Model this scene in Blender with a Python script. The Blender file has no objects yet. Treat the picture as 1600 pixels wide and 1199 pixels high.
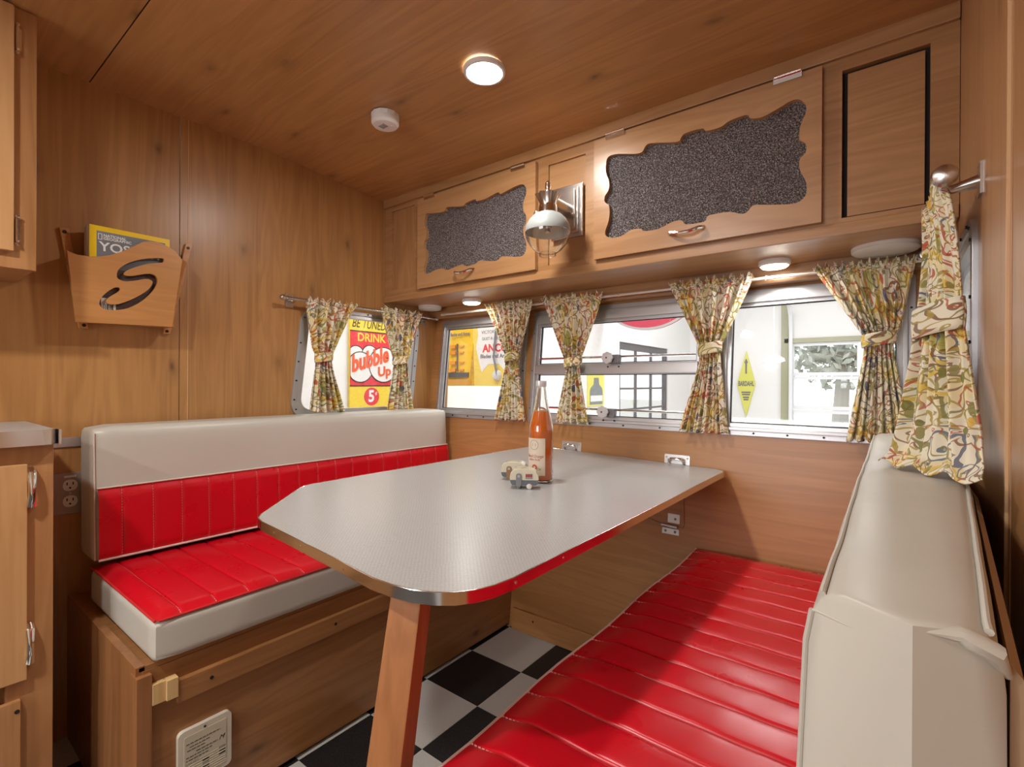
import bpy, bmesh, math, random
from mathutils import Vector, Matrix
from mathutils.geometry import tessellate_polygon
random.seed(7)
C = bpy.context.scene.collection
SC = bpy.context.scene

# ------------------------------------------------------------------ camera
FPX, YAW, PITCH, ROLL, CH = 771.0, 0.656041, -0.0017048, 0.0046510, 1.0097
cy, sy, cp, sp = math.cos(YAW), math.sin(YAW), math.cos(PITCH), math.sin(PITCH)
FW = Vector((-sy*cp, cy*cp, sp)); RT0 = Vector((cy, sy, 0)); UP0 = RT0.cross(FW)
RT = RT0*math.cos(ROLL) + UP0*math.sin(ROLL); UP = UP0*math.cos(ROLL) - RT0*math.sin(ROLL)
cam = bpy.data.cameras.new('camera'); cam.sensor_width = 36; cam.lens = FPX/1600*36
cam.clip_start = 0.02
co = bpy.data.objects.new('camera', cam); C.objects.link(co)
co.matrix_world = Matrix(((RT.x, UP.x, -FW.x, 0), (RT.y, UP.y, -FW.y, 0), (RT.z, UP.z, -FW.z, CH), (0, 0, 0, 1)))
SC.camera = co
CAM = Vector((0, 0, CH))
def ray(u, v): return RT*((u-800)/FPX) - UP*((v-599.5)/FPX) + FW
def onpl(u, v, n, d):                       # where the sight line of a photo pixel meets a real plane
    r = ray(u, v); n = Vector(n); return CAM + r*((d - n.dot(CAM))/n.dot(r))
def onx(u, v, x): return onpl(u, v, (1, 0, 0), x)
def ony(u, v, y): return onpl(u, v, (0, 1, 0), y)
def onz(u, v, z): return onpl(u, v, (0, 0, 1), z)

# ------------------------------------------------------------------ world, exposure, light
vs = SC.view_settings
vs.view_transform = 'Standard'; vs.look = 'None'; vs.gamma = 1; vs.exposure = 0.12
vs.use_curve_mapping = False
W = bpy.data.worlds.new('sky'); SC.world = W; W.use_nodes = True
wb = W.node_tree.nodes['Background']; wb.inputs[0].default_value = (0.93, 0.97, 1.0, 1); wb.inputs[1].default_value = 2.2
def area(name, loc, rot, sx, sy_, power, col=(1, 1, 1), shape='RECTANGLE'):
    l = bpy.data.lights.new(name, 'AREA'); l.shape = shape; l.size = sx
    if shape in ('RECTANGLE', 'ELLIPSE'): l.size_y = sy_
    l.energy = power; l.color = col
    o = bpy.data.objects.new(name, l); C.objects.link(o); o.location = loc; o.rotation_euler = rot
    return o
WARM = (1.0, 0.965, 0.92)
DISC_POWER, PUCK_POWER, REAR_POWER, GARAGE_POWER = 6.0, 0.8, 13.0, 76.0
for gx, gy in ((-1.4, 3.6), (-1.4, 6.6), (2.2, 3.6), (2.2, 6.6), (-2.4, 1.2), (1.8, 0.6)):
    area('garage_fill', (gx, gy, 3.5), (0, 0, 0), 1.2, 1.2, GARAGE_POWER)  # area lights added under the roof to brighten the garage, no fixtures

area('rear_fill', (-.87, -2.55, 1.25), (math.radians(90), 0, 0), 1.3, .8, 34, (.97, .98, 1))  # fill light added behind the camera, just outside the rear wall

# ------------------------------------------------------------------ materials
MATS = {}
def newmat(name):
    m = bpy.data.materials.new(name); m.use_nodes = True
    nt = m.node_tree; b = nt.nodes['Principled BSDF']
    return m, nt, b
def setp(b, **k):
    for n, v in k.items():
        n = {'spec': 'Specular IOR Level', 'rough': 'Roughness', 'metal': 'Metallic', 'col': 'Base Color', 'coat': 'Coat Weight', 'coatr': 'Coat Roughness',
             'trans': 'Transmission Weight', 'ior': 'IOR', 'emit': 'Emission Color', 'es': 'Emission Strength', 'alpha': 'Alpha', 'sheen': 'Sheen Weight'}[n]
        if isinstance(v, tuple) and len(v) == 3: v = (*v, 1)
        b.inputs[n].default_value = v
def plain(name, col, rough=.5, metal=0, **k):
    if name in MATS: return MATS[name]
    m, nt, b = newmat(name); setp(b, col=col, rough=rough, metal=metal, **k); MATS[name] = m; return m
def N(nt, t, **k):
    n = nt.nodes.new(t)
    for a, v in k.items(): setattr(n, a, v)
    return n
def ramp(nt, stops, interp='LINEAR'):
    r = N(nt, 'ShaderNodeValToRGB'); r.color_ramp.interpolation = interp
    e = r.color_ramp.elements
    while len(e) < len(stops): e.new(0.5)
    for el, (p, c) in zip(e, stops):
        el.position = p; el.color = (*c, 1) if len(c) == 3 else c
    return r
def noise(nt, vec, scale, detail=4, rough=.55, dist=0):
    n = N(nt, 'ShaderNodeTexNoise'); n.inputs['Scale'].default_value = scale; n.inputs['Detail'].default_value = detail
    n.inputs['Roughness'].default_value = rough; n.inputs['Distortion'].default_value = dist
    if vec is not None: nt.links.new(vec, n.inputs['Vector'])
    return n
def mixc(nt, fac, a, b, mode='MIX'):
    m = N(nt, 'ShaderNodeMix', data_type='RGBA', blend_type=mode)
    for s, v in ((0, fac), (6, a), (7, b)):
        if isinstance(v, (int, float)): m.inputs[s].default_value = v
        elif isinstance(v, tuple): m.inputs[s].default_value = (*v, 1)
        else: nt.links.new(v, m.inputs[s])
    return m.outputs[2]
def math_(nt, op, a, b=None, c=None):
    m = N(nt, 'ShaderNodeMath', operation=op)
    for i, v in enumerate((a, b, c)):
        if v is None: continue
        if isinstance(v, (int, float)): m.inputs[i].default_value = v
        else: nt.links.new(v, m.inputs[i])
    return m.outputs[0]
def bump(nt, b, h, strength, dist=.002):
    n = N(nt, 'ShaderNodeBump'); n.inputs['Strength'].default_value = strength; n.inputs['Distance'].default_value = dist
    nt.links.new(h, n.inputs['Height']); nt.links.new(n.outputs[0], b.inputs['Normal'])

def wood(axis, light=(.44, .215, .082), dark=(.25, .105, .034), rough=.36, key='', knots=True, coat=.25, cross='y'):
    name = 'wood_%s_%s' % (axis, key)
    if name in MATS: return MATS[name]
    m, nt, b = newmat(name)
    tc = N(nt, 'ShaderNodeTexCoord'); oi = N(nt, 'ShaderNodeObjectInfo')
    off = N(nt, 'ShaderNodeVectorMath', operation='MULTIPLY_ADD')
    cmb = N(nt, 'ShaderNodeCombineXYZ')
    for i in range(3): nt.links.new(oi.outputs['Random'], cmb.inputs[i])
    nt.links.new(cmb.outputs[0], off.inputs[0]); off.inputs[1].default_value = (7, 13, 5); nt.links.new(tc.outputs['Object'], off.inputs[2])
    def mapped(st, cr):
        mp = N(nt, 'ShaderNodeMapping'); s = [cr, cr, cr]; s['xyz'.index(axis)] = st
        mp.inputs['Scale'].default_value = s; nt.links.new(off.outputs[0], mp.inputs[0]); return mp.outputs[0]
    broad = noise(nt, mapped(.55, 4.5), 1.0, 5, .6, 1.2)
    fine = noise(nt, mapped(3.0, 110), 1.0, 3, .6, .3)
    cath = noise(nt, mapped(.9, 11), 1.0, 3, .5, .8)
    ring = math_(nt, 'SINE', math_(nt, 'MULTIPLY', cath.outputs[0], 42.0))
    ring = math_(nt, 'MULTIPLY_ADD', ring, .5, .5)
    r = ramp(nt, [(.30, dark), (.52, tuple((a*.55+c*.45) for a, c in zip(light, dark))), (.72, light)])
    f = math_(nt, 'ADD', math_(nt, 'MULTIPLY', broad.outputs[0], .62), math_(nt, 'MULTIPLY', fine.outputs[0], .26))
    f = math_(nt, 'ADD', f, math_(nt, 'MULTIPLY', ring, .15))
    nt.links.new(f, r.inputs[0]); col = r.outputs[0]
    if knots:
        vk = N(nt, 'ShaderNodeTexVoronoi', voronoi_dimensions='2D'); vk.inputs['Scale'].default_value = 1.0; vk.inputs['Randomness'].default_value = 1
        sx3 = N(nt, 'ShaderNodeSeparateXYZ'); nt.links.new(off.outputs[0], sx3.inputs[0]); cx3 = N(nt, 'ShaderNodeCombineXYZ')
        nt.links.new(math_(nt, 'MULTIPLY', sx3.outputs['xyz'.index(axis)], 2.1), cx3.inputs[0]); nt.links.new(math_(nt, 'MULTIPLY', sx3.outputs['xyz'.index(cross)], 4.2), cx3.inputs[1])
        kw = noise(nt, mapped(14, 14), 1.0, 2); kv = N(nt, 'ShaderNodeVectorMath', operation='MULTIPLY_ADD'); nt.links.new(kw.outputs['Color'], kv.inputs[0]); kv.inputs[1].default_value = (.05, .07, 0); nt.links.new(cx3.outputs[0], kv.inputs[2])
        nt.links.new(kv.outputs[0], vk.inputs['Vector'])
        kr = ramp(nt, [(.0, (1, 1, 1)), (.03, (.62, .62, .62)), (.06, (.25, .25, .25)), (.14, (0, 0, 0))]); nt.links.new(vk.outputs['Distance'], kr.inputs[0])
        kn = noise(nt, mapped(20, 40), 1.0, 2)
        kf = math_(nt, 'MULTIPLY', math_(nt, 'MULTIPLY', kr.outputs[0], kn.outputs[0]), 1.6); kf = math_(nt, 'MINIMUM', kf, 1.0)
        col = mixc(nt, kf, col, tuple(c*.42 for c in dark))
    nt.links.new(col, b.inputs['Base Color'])
    setp(b, rough=rough, spec=.4, coat=coat, coatr=.28)
    bump(nt, b, fine.outputs[0], .08, .001)
    MATS[name] = m; return m
WL, WD = (.49, .252, .086), (.33, .152, .047)
wv = wood('z', WL, WD, key='wall', cross='y'); wvr = wood('z', (.49, .26, .11), (.35, .165, .062), key='right', rough=.32, cross='y')
wx_ceil = wood('x', (.52, .272, .096), (.35, .166, .053), key='ceil', rough=.38, cross='y')
wxl = wood('x', (.50, .245, .086), (.36, .162, .052), key='lower', knots=False)
wcx = wood('x', (.46, .245, .103), (.31, .148, .054), key='cab', knots=False)
wcz = wood('z', (.46, .245, .103), (.31, .148, .054), key='cab', knots=False)
wdoor = wood('x', (.48, .265, .118), (.35, .172, .068), key='door', knots=False, rough=.3, coat=.4)
wby = wood('y', (.43, .208, .077), (.28, .122, .040), key='bench', cross='z')
wbz = wood('z', (.38, .17, .065), (.23, .095, .032), key='bench', knots=False)
wleg = wood('z', (.46, .20, .075), (.30, .12, .04), key='leg', knots=False)
wrack = wood('y', (.58, .28, .09), (.42, .18, .05), key='rack', knots=False)
wkz = wood('z', (.50, .255, .105), (.33, .15, .05), key='kitchen', knots=False)
wpale = wood('z', (.78, .55, .27), (.6, .38, .16), key='pale', knots=False)
chrome = plain('chrome', (.82, .80, .77), .10, 1); nickel = plain('brushed_nickel', (.55, .51, .47), .26, 1)
def brushed():
    m, nt, b = newmat('aluminium'); setp(b, col=(.50, .50, .51), metal=.75, rough=.4)
    tc = N(nt, 'ShaderNodeTexCoord'); n = noise(nt, tc.outputs['Object'], 500, 2)
    r = ramp(nt, [(.3, (.32, .32, .32)), (.7, (.40, .40, .40))]); nt.links.new(n.outputs[0], r.inputs[0]); nt.links.new(r.outputs[0], b.inputs['Roughness'])
    return m
alu = brushed()
trim_alu = plain('polished_trim', (.80, .80, .80), .15, 1); sash_m = plain('sash_metal', (.52, .52, .53), .34, .75)
black = plain('black', (.012, .012, .013), .5); darkmat = plain('dark_recess', (.016, .010, .008), .8)
white_pl = plain('white_plastic', (.80, .79, .76), .35); cream_pl = plain('cream_plastic', (.74, .70, .58), .4)
knob_w = plain('knob_white', (.72, .72, .74), .45)
def vinyl(name, col, rough, scale=38, strength=.12, spec=.5, wr=.35):
    m, nt, b = newmat(name); setp(b, col=col, rough=rough, spec=spec)
    tc = N(nt, 'ShaderNodeTexCoord')
    g = noise(nt, tc.outputs['Object'], 650, 2); w = noise(nt, tc.outputs['Object'], scale*.3, 3, .5, .25)
    h = math_(nt, 'ADD', math_(nt, 'MULTIPLY', g.outputs[0], .02), math_(nt, 'MULTIPLY', w.outputs[0], 1.0))
    bump(nt, b, h, wr, .006)
    r = ramp(nt, [(.35, (rough*.9,)*3), (.7, (rough*1.15,)*3)]); nt.links.new(w.outputs[0], r.inputs[0]); nt.links.new(r.outputs[0], b.inputs['Roughness'])
    return m
red_v = vinyl('red_vinyl', (.60, .003, .014), .30, wr=.03); white_v = vinyl('white_vinyl', (.56, .545, .48), .36, wr=.10)
thread_w = plain('thread_white', (.80, .55, .50), .7); thread_r = plain('thread_pink', (.85, .34, .32), .6)
piping_w = plain('piping', (.74, .64, .56), .4)
def tabletop():
    m, nt, b = newmat('laminate'); setp(b, rough=.29, spec=.65)
    tc = N(nt, 'ShaderNodeTexCoord'); mp = N(nt, 'ShaderNodeMapping'); nt.links.new(tc.outputs['Object'], mp.inputs[0])
    ch = N(nt, 'ShaderNodeTexChecker'); ch.inputs['Scale'].default_value = 260; nt.links.new(mp.outputs[0], ch.inputs['Vector'])
    nz = noise(nt, tc.outputs['Object'], 420, 1)
    r = ramp(nt, [(.3, (.39, .395, .39)), (.7, (.47, .475, .47))]); nt.links.new(nz.outputs[0], r.inputs[0])
    nt.links.new(mixc(nt, .12, r.outputs[0], ch.outputs['Color'], 'OVERLAY'), b.inputs['Base Color'])
    bump(nt, b, nz.outputs[0], .05, .0006)
    return m
lam = tabletop()
def glassmat(name, tint=(1, 1, 1), refl=.09, rough=.02):
    m = bpy.data.materials.new(name); m.use_nodes = True; nt = m.node_tree; nt.nodes.clear()
    o = N(nt, 'ShaderNodeOutputMaterial'); t = N(nt, 'ShaderNodeBsdfTransparent'); t.inputs[0].default_value = (*tint, 1)
    g = N(nt, 'ShaderNodeBsdfGlossy'); g.inputs['Roughness'].default_value = rough
    lw = N(nt, 'ShaderNodeLayerWeight'); lw.inputs['Blend'].default_value = .25
    f = math_(nt, 'MULTIPLY_ADD', lw.outputs['Fresnel'], .55, refl*.3)
    mx = N(nt, 'ShaderNodeMixShader'); nt.links.new(f, mx.inputs[0]); nt.links.new(t.outputs[0], mx.inputs[1]); nt.links.new(g.outputs[0], mx.inputs[2]); nt.links.new(mx.outputs[0], o.inputs[0])
    return m
pane_m = glassmat('window_glass')
def realglass():
    m, nt, b = newmat('clear_glass'); setp(b, col=(.97, .98, .97), rough=.0, trans=1.0, ior=1.47); return m
clear_m = realglass()
def frosted():
    m, nt, b = newmat('frosted_glass'); setp(b, col=(.40, .43, .415), rough=.4, trans=.3, spec=.5); return m
frost_m = frosted()
def hammered():
    m, nt, b = newmat('hammered_glass'); setp(b, rough=.12, spec=.8)
    tc = N(nt, 'ShaderNodeTexCoord'); v = N(nt, 'ShaderNodeTexVoronoi', feature='SMOOTH_F1'); v.inputs['Scale'].default_value = 210; nt.links.new(tc.outputs['Object'], v.inputs['Vector'])
    n = noise(nt, tc.outputs['Object'], 260, 3, .6)
    h = math_(nt, 'ADD', v.outputs['Distance'], n.outputs[0]); bump(nt, b, h, 1.0, .007)
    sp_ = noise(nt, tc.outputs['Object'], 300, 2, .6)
    r = ramp(nt, [(.36, (.045, .038, .038)), (.52, (.125, .110, .108)), (.66, (.36, .33, .33))]); nt.links.new(sp_.outputs[0], r.inputs[0]); nt.links.new(r.outputs[0], b.inputs['Base Color'])  # sparkle of the relief painted as light and dark specks in the colour
    return m
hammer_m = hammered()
def emit(name, col, s):
    m, nt, b = newmat(name); setp(b, col=(.9, .9, .88), emit=col, es=s, rough=.4); return m
disc_m = emit('lit_diffuser', (1, .95, .86), 14); puck_m = emit('lit_puck', (1, .93, .80), 9)
def tilemat(name, a, c, lo, hi, rough):
    m, nt, b = newmat(name); tc = N(nt, 'ShaderNodeTexCoord'); n = noise(nt, tc.outputs['Object'], 420, 2, .7)
    r = ramp(nt, [(lo, a), (hi, c)]); nt.links.new(n.outputs[0], r.inputs[0]); nt.links.new(r.outputs[0], b.inputs['Base Color']); setp(b, rough=rough, spec=.4)
    return m
tile_b = tilemat('black_tile', (.010, .010, .011), (.16, .16, .16), .56, .75, .42); tile_w = tilemat('white_tile', (.46, .45, .42), (.60, .59, .55), .3, .6, .42)
def fabric():
    m, nt, b = newmat('floral_print'); setp(b, rough=.85, spec=.15, sheen=.2)
    uv = N(nt, 'ShaderNodeUVMap'); oi = N(nt, 'ShaderNodeObjectInfo')
    cmb = N(nt, 'ShaderNodeCombineXYZ'); nt.links.new(math_(nt, 'MULTIPLY', oi.outputs['Random'], 9.0), cmb.inputs[0]); nt.links.new(oi.outputs['Random'], cmb.inputs[1])
    ad = N(nt, 'ShaderNodeVectorMath', operation='ADD'); nt.links.new(uv.outputs[0], ad.inputs[0]); nt.links.new(cmb.outputs[0], ad.inputs[1])
    w = noise(nt, ad.outputs[0], 22, 2, .5)
    wo = N(nt, 'ShaderNodeVectorMath', operation='MULTIPLY_ADD'); nt.links.new(w.outputs['Color'], wo.inputs[0]); wo.inputs[1].default_value = (.045, .045, 0); nt.links.new(ad.outputs[0], wo.inputs[2])
    p = wo.outputs[0]
    base = noise(nt, ad.outputs[0], 9, 1, .4)
    br = ramp(nt, [(0, (.80, .76, .60)), (.50, (.80, .71, .44)), (.58, (.74, .54, .12)), (.615, (.80, .77, .62)), (.67, (.46, .44, .14))], 'CONSTANT'); nt.links.new(base.outputs[0], br.inputs[0])
    col = br.outputs[0]
    pal = [(0, (.24, .23, .06)), (.26, (.46, .10, .05)), (.46, (.22, .11, .05)), (.60, (.42, .32, .07)), (.80, (.12, .15, .22)), (.9, (.55, .16, .08))]
    def layer(scale, freq, lo, seed):
        v = N(nt, 'ShaderNodeTexVoronoi', voronoi_dimensions='2D'); v.inputs['Scale'].default_value = scale
        o = N(nt, 'ShaderNodeVectorMath', operation='ADD'); o.inputs[1].default_value = (seed, seed*1.7, 0); nt.links.new(p, o.inputs[0]); nt.links.new(o.outputs[0], v.inputs['Vector'])
        rr = ramp(nt, pal, 'CONSTANT'); nt.links.new(v.outputs['Color'], rr.inputs[0])
        s = math_(nt, 'SINE', math_(nt, 'MULTIPLY', v.outputs['Distance'], freq))
        return math_(nt, 'GREATER_THAN', s, lo), rr.outputs[0], v.outputs['Distance']
    f, c, d = layer(17, 20, .72, 1.3); col = mixc(nt, math_(nt, 'MULTIPLY', f, .9), col, c)
    f, c, d = layer(28, 17, .80, 4.1); col = mixc(nt, math_(nt, 'MULTIPLY', f, .85), col, c)
    v = N(nt, 'ShaderNodeTexVoronoi', voronoi_dimensions='2D'); v.inputs['Scale'].default_value = 31
    mp = N(nt, 'ShaderNodeMapping'); mp.inputs['Rotation'].default_value = (0, 0, .7); mp.inputs['Scale'].default_value = (1.5, .7, 1); nt.links.new(ad.outputs[0], mp.inputs[0]); nt.links.new(mp.outputs[0], v.inputs['Vector'])
    rr = ramp(nt, [(0, (.20, .20, .05)), (.3, (.55, .10, .05)), (.45, (.30, .27, .08)), (.7, (.08, .11, .19)), (.85, (.72, .46, .07))], 'CONSTANT'); nt.links.new(v.outputs['Color'], rr.inputs[0])
    f = math_(nt, 'LESS_THAN', v.outputs['Distance'], .24)
    keep = noise(nt, ad.outputs[0], 14, 0); f = math_(nt, 'MULTIPLY', f, math_(nt, 'GREATER_THAN', keep.outputs[0], .5))
    col = mixc(nt, math_(nt, 'MULTIPLY', f, .9), col, rr.outputs[0])
    nt.links.new(col, b.inputs['Base Color'])
    wv_ = noise(nt, uv.outputs[0], 900, 1); bump(nt, b, wv_.outputs[0], .1, .0005)
    return m
floral = fabric()

# ------------------------------------------------------------------ mesh helpers
ORG = {}
class MB:
    def __init__(s): s.v = []; s.f = []; s.uv = None
    def add(s, vs, fs):
        o = len(s.v); s.v += [Vector(v) for v in vs]; s.f += [tuple(i+o for i in f) for f in fs]; return s
    def box(s, x0, x1, y0, y1, z0, z1, fn=None):
        vs = [(x, y, z) for x in (x0, x1) for y in (y0, y1) for z in (z0, z1)]
        if fn: vs = [fn(*v) for v in vs]
        return s.add(vs, [(0, 1, 3, 2), (4, 6, 7, 5), (0, 4, 5, 1), (2, 3, 7, 6), (0, 2, 6, 4), (1, 5, 7, 3)])
    def plate(s, outline, holes, w0, w1, fn):
        loops = [outline]+list(holes)
        flat = [p for l in loops for p in l]
        tr = tessellate_polygon([[Vector((p[0], p[1], 0)) for p in l] for l in loops])
        n = len(flat)
        vs = [fn(p[0], p[1], w0) for p in flat]+[fn(p[0], p[1], w1) for p in flat]
        fs = [tuple(t) for t in tr]+[tuple(i+n for i in reversed(t)) for t in tr]
        o = 0
        for l in loops:
            k = len(l)
            for i in range(k): j = (i+1) % k; fs.append((o+i, o+j, o+j+n, o+i+n))
            o += k
        return s.add(vs, fs)
    def cyl(s, p0, p1, r0, r1=None, n=16, cap=True):
        r1 = r0 if r1 is None else r1
        return s.tube([p0, p1], [r0, r1], n, cap)
    def tube(s, pts, r, n=8, cap=True):
        pts = [Vector(p) for p in pts]; k = len(pts); rs = r if isinstance(r, (list, tuple)) else [r]*k
        vs = []; ref = None
        for i, p in enumerate(pts):
            d = (pts[min(i+1, k-1)]-pts[max(i-1, 0)]).normalized()
            if ref is None: ref = Vector((0, 0, 1)) if abs(d.z) < .9 else Vector((1, 0, 0))
            a = d.cross(ref).normalized(); bb = a.cross(d).normalized(); ref = bb
            for j in range(n):
                t = 2*math.pi*j/n; vs.append(p+a*(rs[i]*math.cos(t))+bb*(rs[i]*math.sin(t)))
        fs = [(i*n+j, i*n+(j+1) % n, (i+1)*n+(j+1) % n, (i+1)*n+j) for i in range(k-1) for j in range(n)]
        if cap: fs += [tuple(range(n)), tuple((k-1)*n+j for j in range(n))]
        return s.add(vs, fs)
    def lathe(s, prof, c=(0, 0, 0), n=32, fn=None, wob=None):
        c = Vector(c); vs = []
        for r, z in prof:
            for j in range(n):
                t = 2*math.pi*j/n; rr = max(r, 1e-5)*(1+(wob(t, z) if wob else 0)); v = Vector((rr*math.cos(t), rr*math.sin(t), z))
                vs.append((fn(v) if fn else v)+c)
        k = len(prof)
        return s.add(vs, [(i*n+j, i*n+(j+1) % n, (i+1)*n+(j+1) % n, (i+1)*n+j) for i in range(k-1) for j in range(n)])
    def rows(s, nu, tl, fn):
        n = len(tl)-1
        return s.add([fn(i/nu, t) for t in tl for i in range(nu+1)], [(j*(nu+1)+i, j*(nu+1)+i+1, (j+1)*(nu+1)+i+1, (j+1)*(nu+1)+i) for j in range(n) for i in range(nu)])
    def grid(s, nu, nv, fn, uvfn=None):
        o = len(s.v)
        s.add([fn(i/nu, j/nv) for j in range(nv+1) for i in range(nu+1)],
              [(j*(nu+1)+i, j*(nu+1)+i+1, (j+1)*(nu+1)+i+1, (j+1)*(nu+1)+i) for j in range(nv) for i in range(nu)])
        if uvfn:
            if s.uv is None: s.uv = {}
            for j in range(nv+1):
                for i in range(nu+1): s.uv[o+j*(nu+1)+i] = uvfn(i/nu, j/nv)
        return s
def obj(name, mb, mat, parent=None, loc=None, bev=0, seg=2, smooth=False, ang=35, **props):
    if parent is not None: org = ORG[parent.name]
    elif loc is not None: org = Vector(loc)
    else:
        lo = [min(v[i] for v in mb.v) for i in range(3)]; hi = [max(v[i] for v in mb.v) for i in range(3)]
        org = Vector(((lo[0]+hi[0])/2, (lo[1]+hi[1])/2, lo[2]))
    me = bpy.data.meshes.new(name); me.from_pydata([v-org for v in mb.v], [], mb.f)
    if mb.uv:
        ul = me.uv_layers.new(name='UVMap')
        for lp in me.loops: ul.data[lp.index].uv = mb.uv.get(lp.vertex_index, (0, 0))
    bm = bmesh.new(); bm.from_mesh(me)
    bmesh.ops.recalc_face_normals(bm, faces=bm.faces)
    if bev:
        es = [e for e in bm.edges if len(e.link_faces) == 2 and e.calc_face_angle(0) > .5]
        bmesh.ops.bevel(bm, geom=es, offset=bev, segments=seg, profile=.5, affect='EDGES', clamp_overlap=True)
    bm.to_mesh(me); bm.free()
    if smooth or bev:
        me.polygons.foreach_set('use_smooth', [True]*len(me.polygons)); me.set_sharp_from_angle(angle=math.radians(ang))
    me.materials.append(mat)
    o = bpy.data.objects.new(name, me); C.objects.link(o)
    if parent is not None: o.parent = parent
    else: o.location = org
    ORG[o.name] = org
    if bev:
        wm = o.modifiers.new('normals', 'WEIGHTED_NORMAL'); wm.keep_sharp = True
    for k, v in props.items(): o[k] = v
    return o
def thing(name, label, cat, loc, group=None):
    o = bpy.data.objects.new(name, None); C.objects.link(o); o.location = loc; o.empty_display_size = .05
    o['label'] = label; o['category'] = cat
    if group: o['group'] = group
    ORG[o.name] = Vector(loc); return o
def struct(name, loc=(0, 0, 0)):
    o = bpy.data.objects.new(name, None); C.objects.link(o); o.location = loc; o['kind'] = 'structure'; ORG[o.name] = Vector(loc); return o
def tag(o, label, cat, group=None):
    o['label'] = label; o['category'] = cat
    if group: o['group'] = group
    return o
def copy_tree(o, loc, label):
    r = o.copy(); C.objects.link(r); r.location = loc; r['label'] = label
    for ch in o.children:
        c = ch.copy(); C.objects.link(c); c.parent = r
        for g in ch.children:
            d = g.copy(); C.objects.link(d); d.parent = c
    ORG[r.name] = Vector(loc); return r
def text(name, body, size, at, ex, ey, mat, parent, ext=.0008, align='CENTER', shear=0, bold=0, sx=1.0, bend=None):
    cu = bpy.data.curves.new(name, 'FONT'); cu.body = body; cu.size = size; cu.extrude = ext; cu.align_x = align; cu.align_y = 'CENTER'; cu.shear = shear; cu.offset = bold; cu.resolution_u = 3
    t = bpy.data.objects.new('tmp_text', cu); C.objects.link(t)
    dg = bpy.context.evaluated_depsgraph_get(); me = bpy.data.meshes.new_from_object(t.evaluated_get(dg))
    bpy.data.objects.remove(t); bpy.data.curves.remove(cu)
    ex = Vector(ex).normalized(); ey = Vector(ey).normalized(); ez = ex.cross(ey); at = Vector(at); org = ORG[parent.name]
    for v in me.vertices:
        c = v.co
        if bend: v.co = bend(c.x*sx, c.y, c.z)-org
        else: v.co = at+ex*(c.x*sx)+ey*c.y+ez*c.z-org
    me.name = name; me.materials.clear(); me.materials.append(mat)
    o = bpy.data.objects.new(name, me); C.objects.link(o); o.parent = parent; ORG[o.name] = org; return o
def rrect(x0, x1, y0, y1, r, n=6, sh=0.0):
    pts = []
    for cx, cy_, a in ((x1-r, y1-r, 0), (x0+r, y1-r, 90), (x0+r, y0+r, 180), (x1-r, y0+r, 270)):
        for i in range(n+1):
            t = math.radians(a+90*i/n); pts.append((cx+r*math.cos(t), cy_+r*math.sin(t)))
    ym = y0
    return [(x+sh*(y-ym), y) for x, y in pts]
def rect(x0, x1, y0, y1): return [(x0, y0), (x1, y0), (x1, y1), (x0, y1)]
def circ(cx, cy_, r, n=24, ry=None): return [(cx+r*math.cos(2*math.pi*i/n), cy_+(ry or r)*math.sin(2*math.pi*i/n)) for i in range(n)]
def smoothloop(pts, k=3):
    out = []; n = len(pts)
    for i in range(n):
        p0, p1, p2, p3 = (Vector(pts[(i+d) % n]) for d in (-1, 0, 1, 2))
        for j in range(k):
            t = j/k; out.append(tuple(.5*((2*p1)+(p2-p0)*t+(2*p0-5*p1+4*p2-p3)*t*t+(3*p1-p0-3*p2+p3)*t**3)))
    return out
FX = lambda x0, s=1: (lambda a, b, w: Vector((x0+s*w, a, b)))       # plates on x = const, (y, z)
FY = lambda y0: (lambda a, b, w: Vector((a, y0-w, b)))               # plates on y = const, (x, z), w towards the camera
FZ = lambda z0: (lambda a, b, w: Vector((a, b, z0+w)))

# ------------------------------------------------------------------ trailer shell
XL, XR, YE = -1.85, .115, -2.3
YB = lambda z: 1.62+.11*z
def FB(a, b, w): return Vector((a, YB(b)-w, b))                      # leaning back wall, (x, z)
floor = struct('floor')
obj('subfloor', MB().box(XL-.05, XR+.05, YE-.05, 1.75, -.05, -.004), plain('subfloor', (.05, .045, .04), .8), floor)
TS = .2286
tm = {}
for i in range(-3, 6):
    for j in range(-7, 3):
        x0, y0 = -1.248+i*TS, 1.3835+j*TS
        x1, y1 = min(x0+TS, XR+.02), min(y0+TS, 1.64); xa = max(x0, XL-.02)
        if x1-xa < .01 or y1-y0 < .005: continue
        m = tile_w if (i+j) % 2 == 0 else tile_b
        obj('tile', MB().box(xa+.0006, x1-.0006, y0+.0006, y1-.0006, -.004, 0), m, floor)

def seam(z): return .6145
wl = struct('wall_left')
W4 = dict(y0=.985, y1=1.60, z0=.862, z1=1.314)
w4out = rrect(W4['y0'], W4['y1'], W4['z0'], W4['z1'], .075, 8, .115)
w4in = rrect(W4['y0']+.045, W4['y1']-.04, W4['z0']+.035, W4['z1']-.031, .05, 8, .115)
w4hole = rrect(W4['y0']+.02, W4['y1']-.02, W4['z0']+.02, W4['z1']-.02, .06, 8, .115)
obj('wall_panel', MB().plate([(YE, 0), (seam(0), 0), (seam(1.95), 1.95), (YE, 1.95)], [], -.02, 0, FX(XL)), wv, wl)
obj('wall_panel', MB().plate([(seam(0)+.026, 0), (1.80, 0), (1.90, 1.95), (seam(1.95)+.026, 1.95)], [w4hole], -.02, 0, FX(XL)), wv, wl)
obj('panel_strip', MB().plate([(seam(0)+.0022, 0), (seam(0)+.0245, 0), (seam(1.9)+.0245, 1.9), (seam(1.9)+.0022, 1.9)], [], -.02, .0012, FX(XL)), wv, wl)
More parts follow.
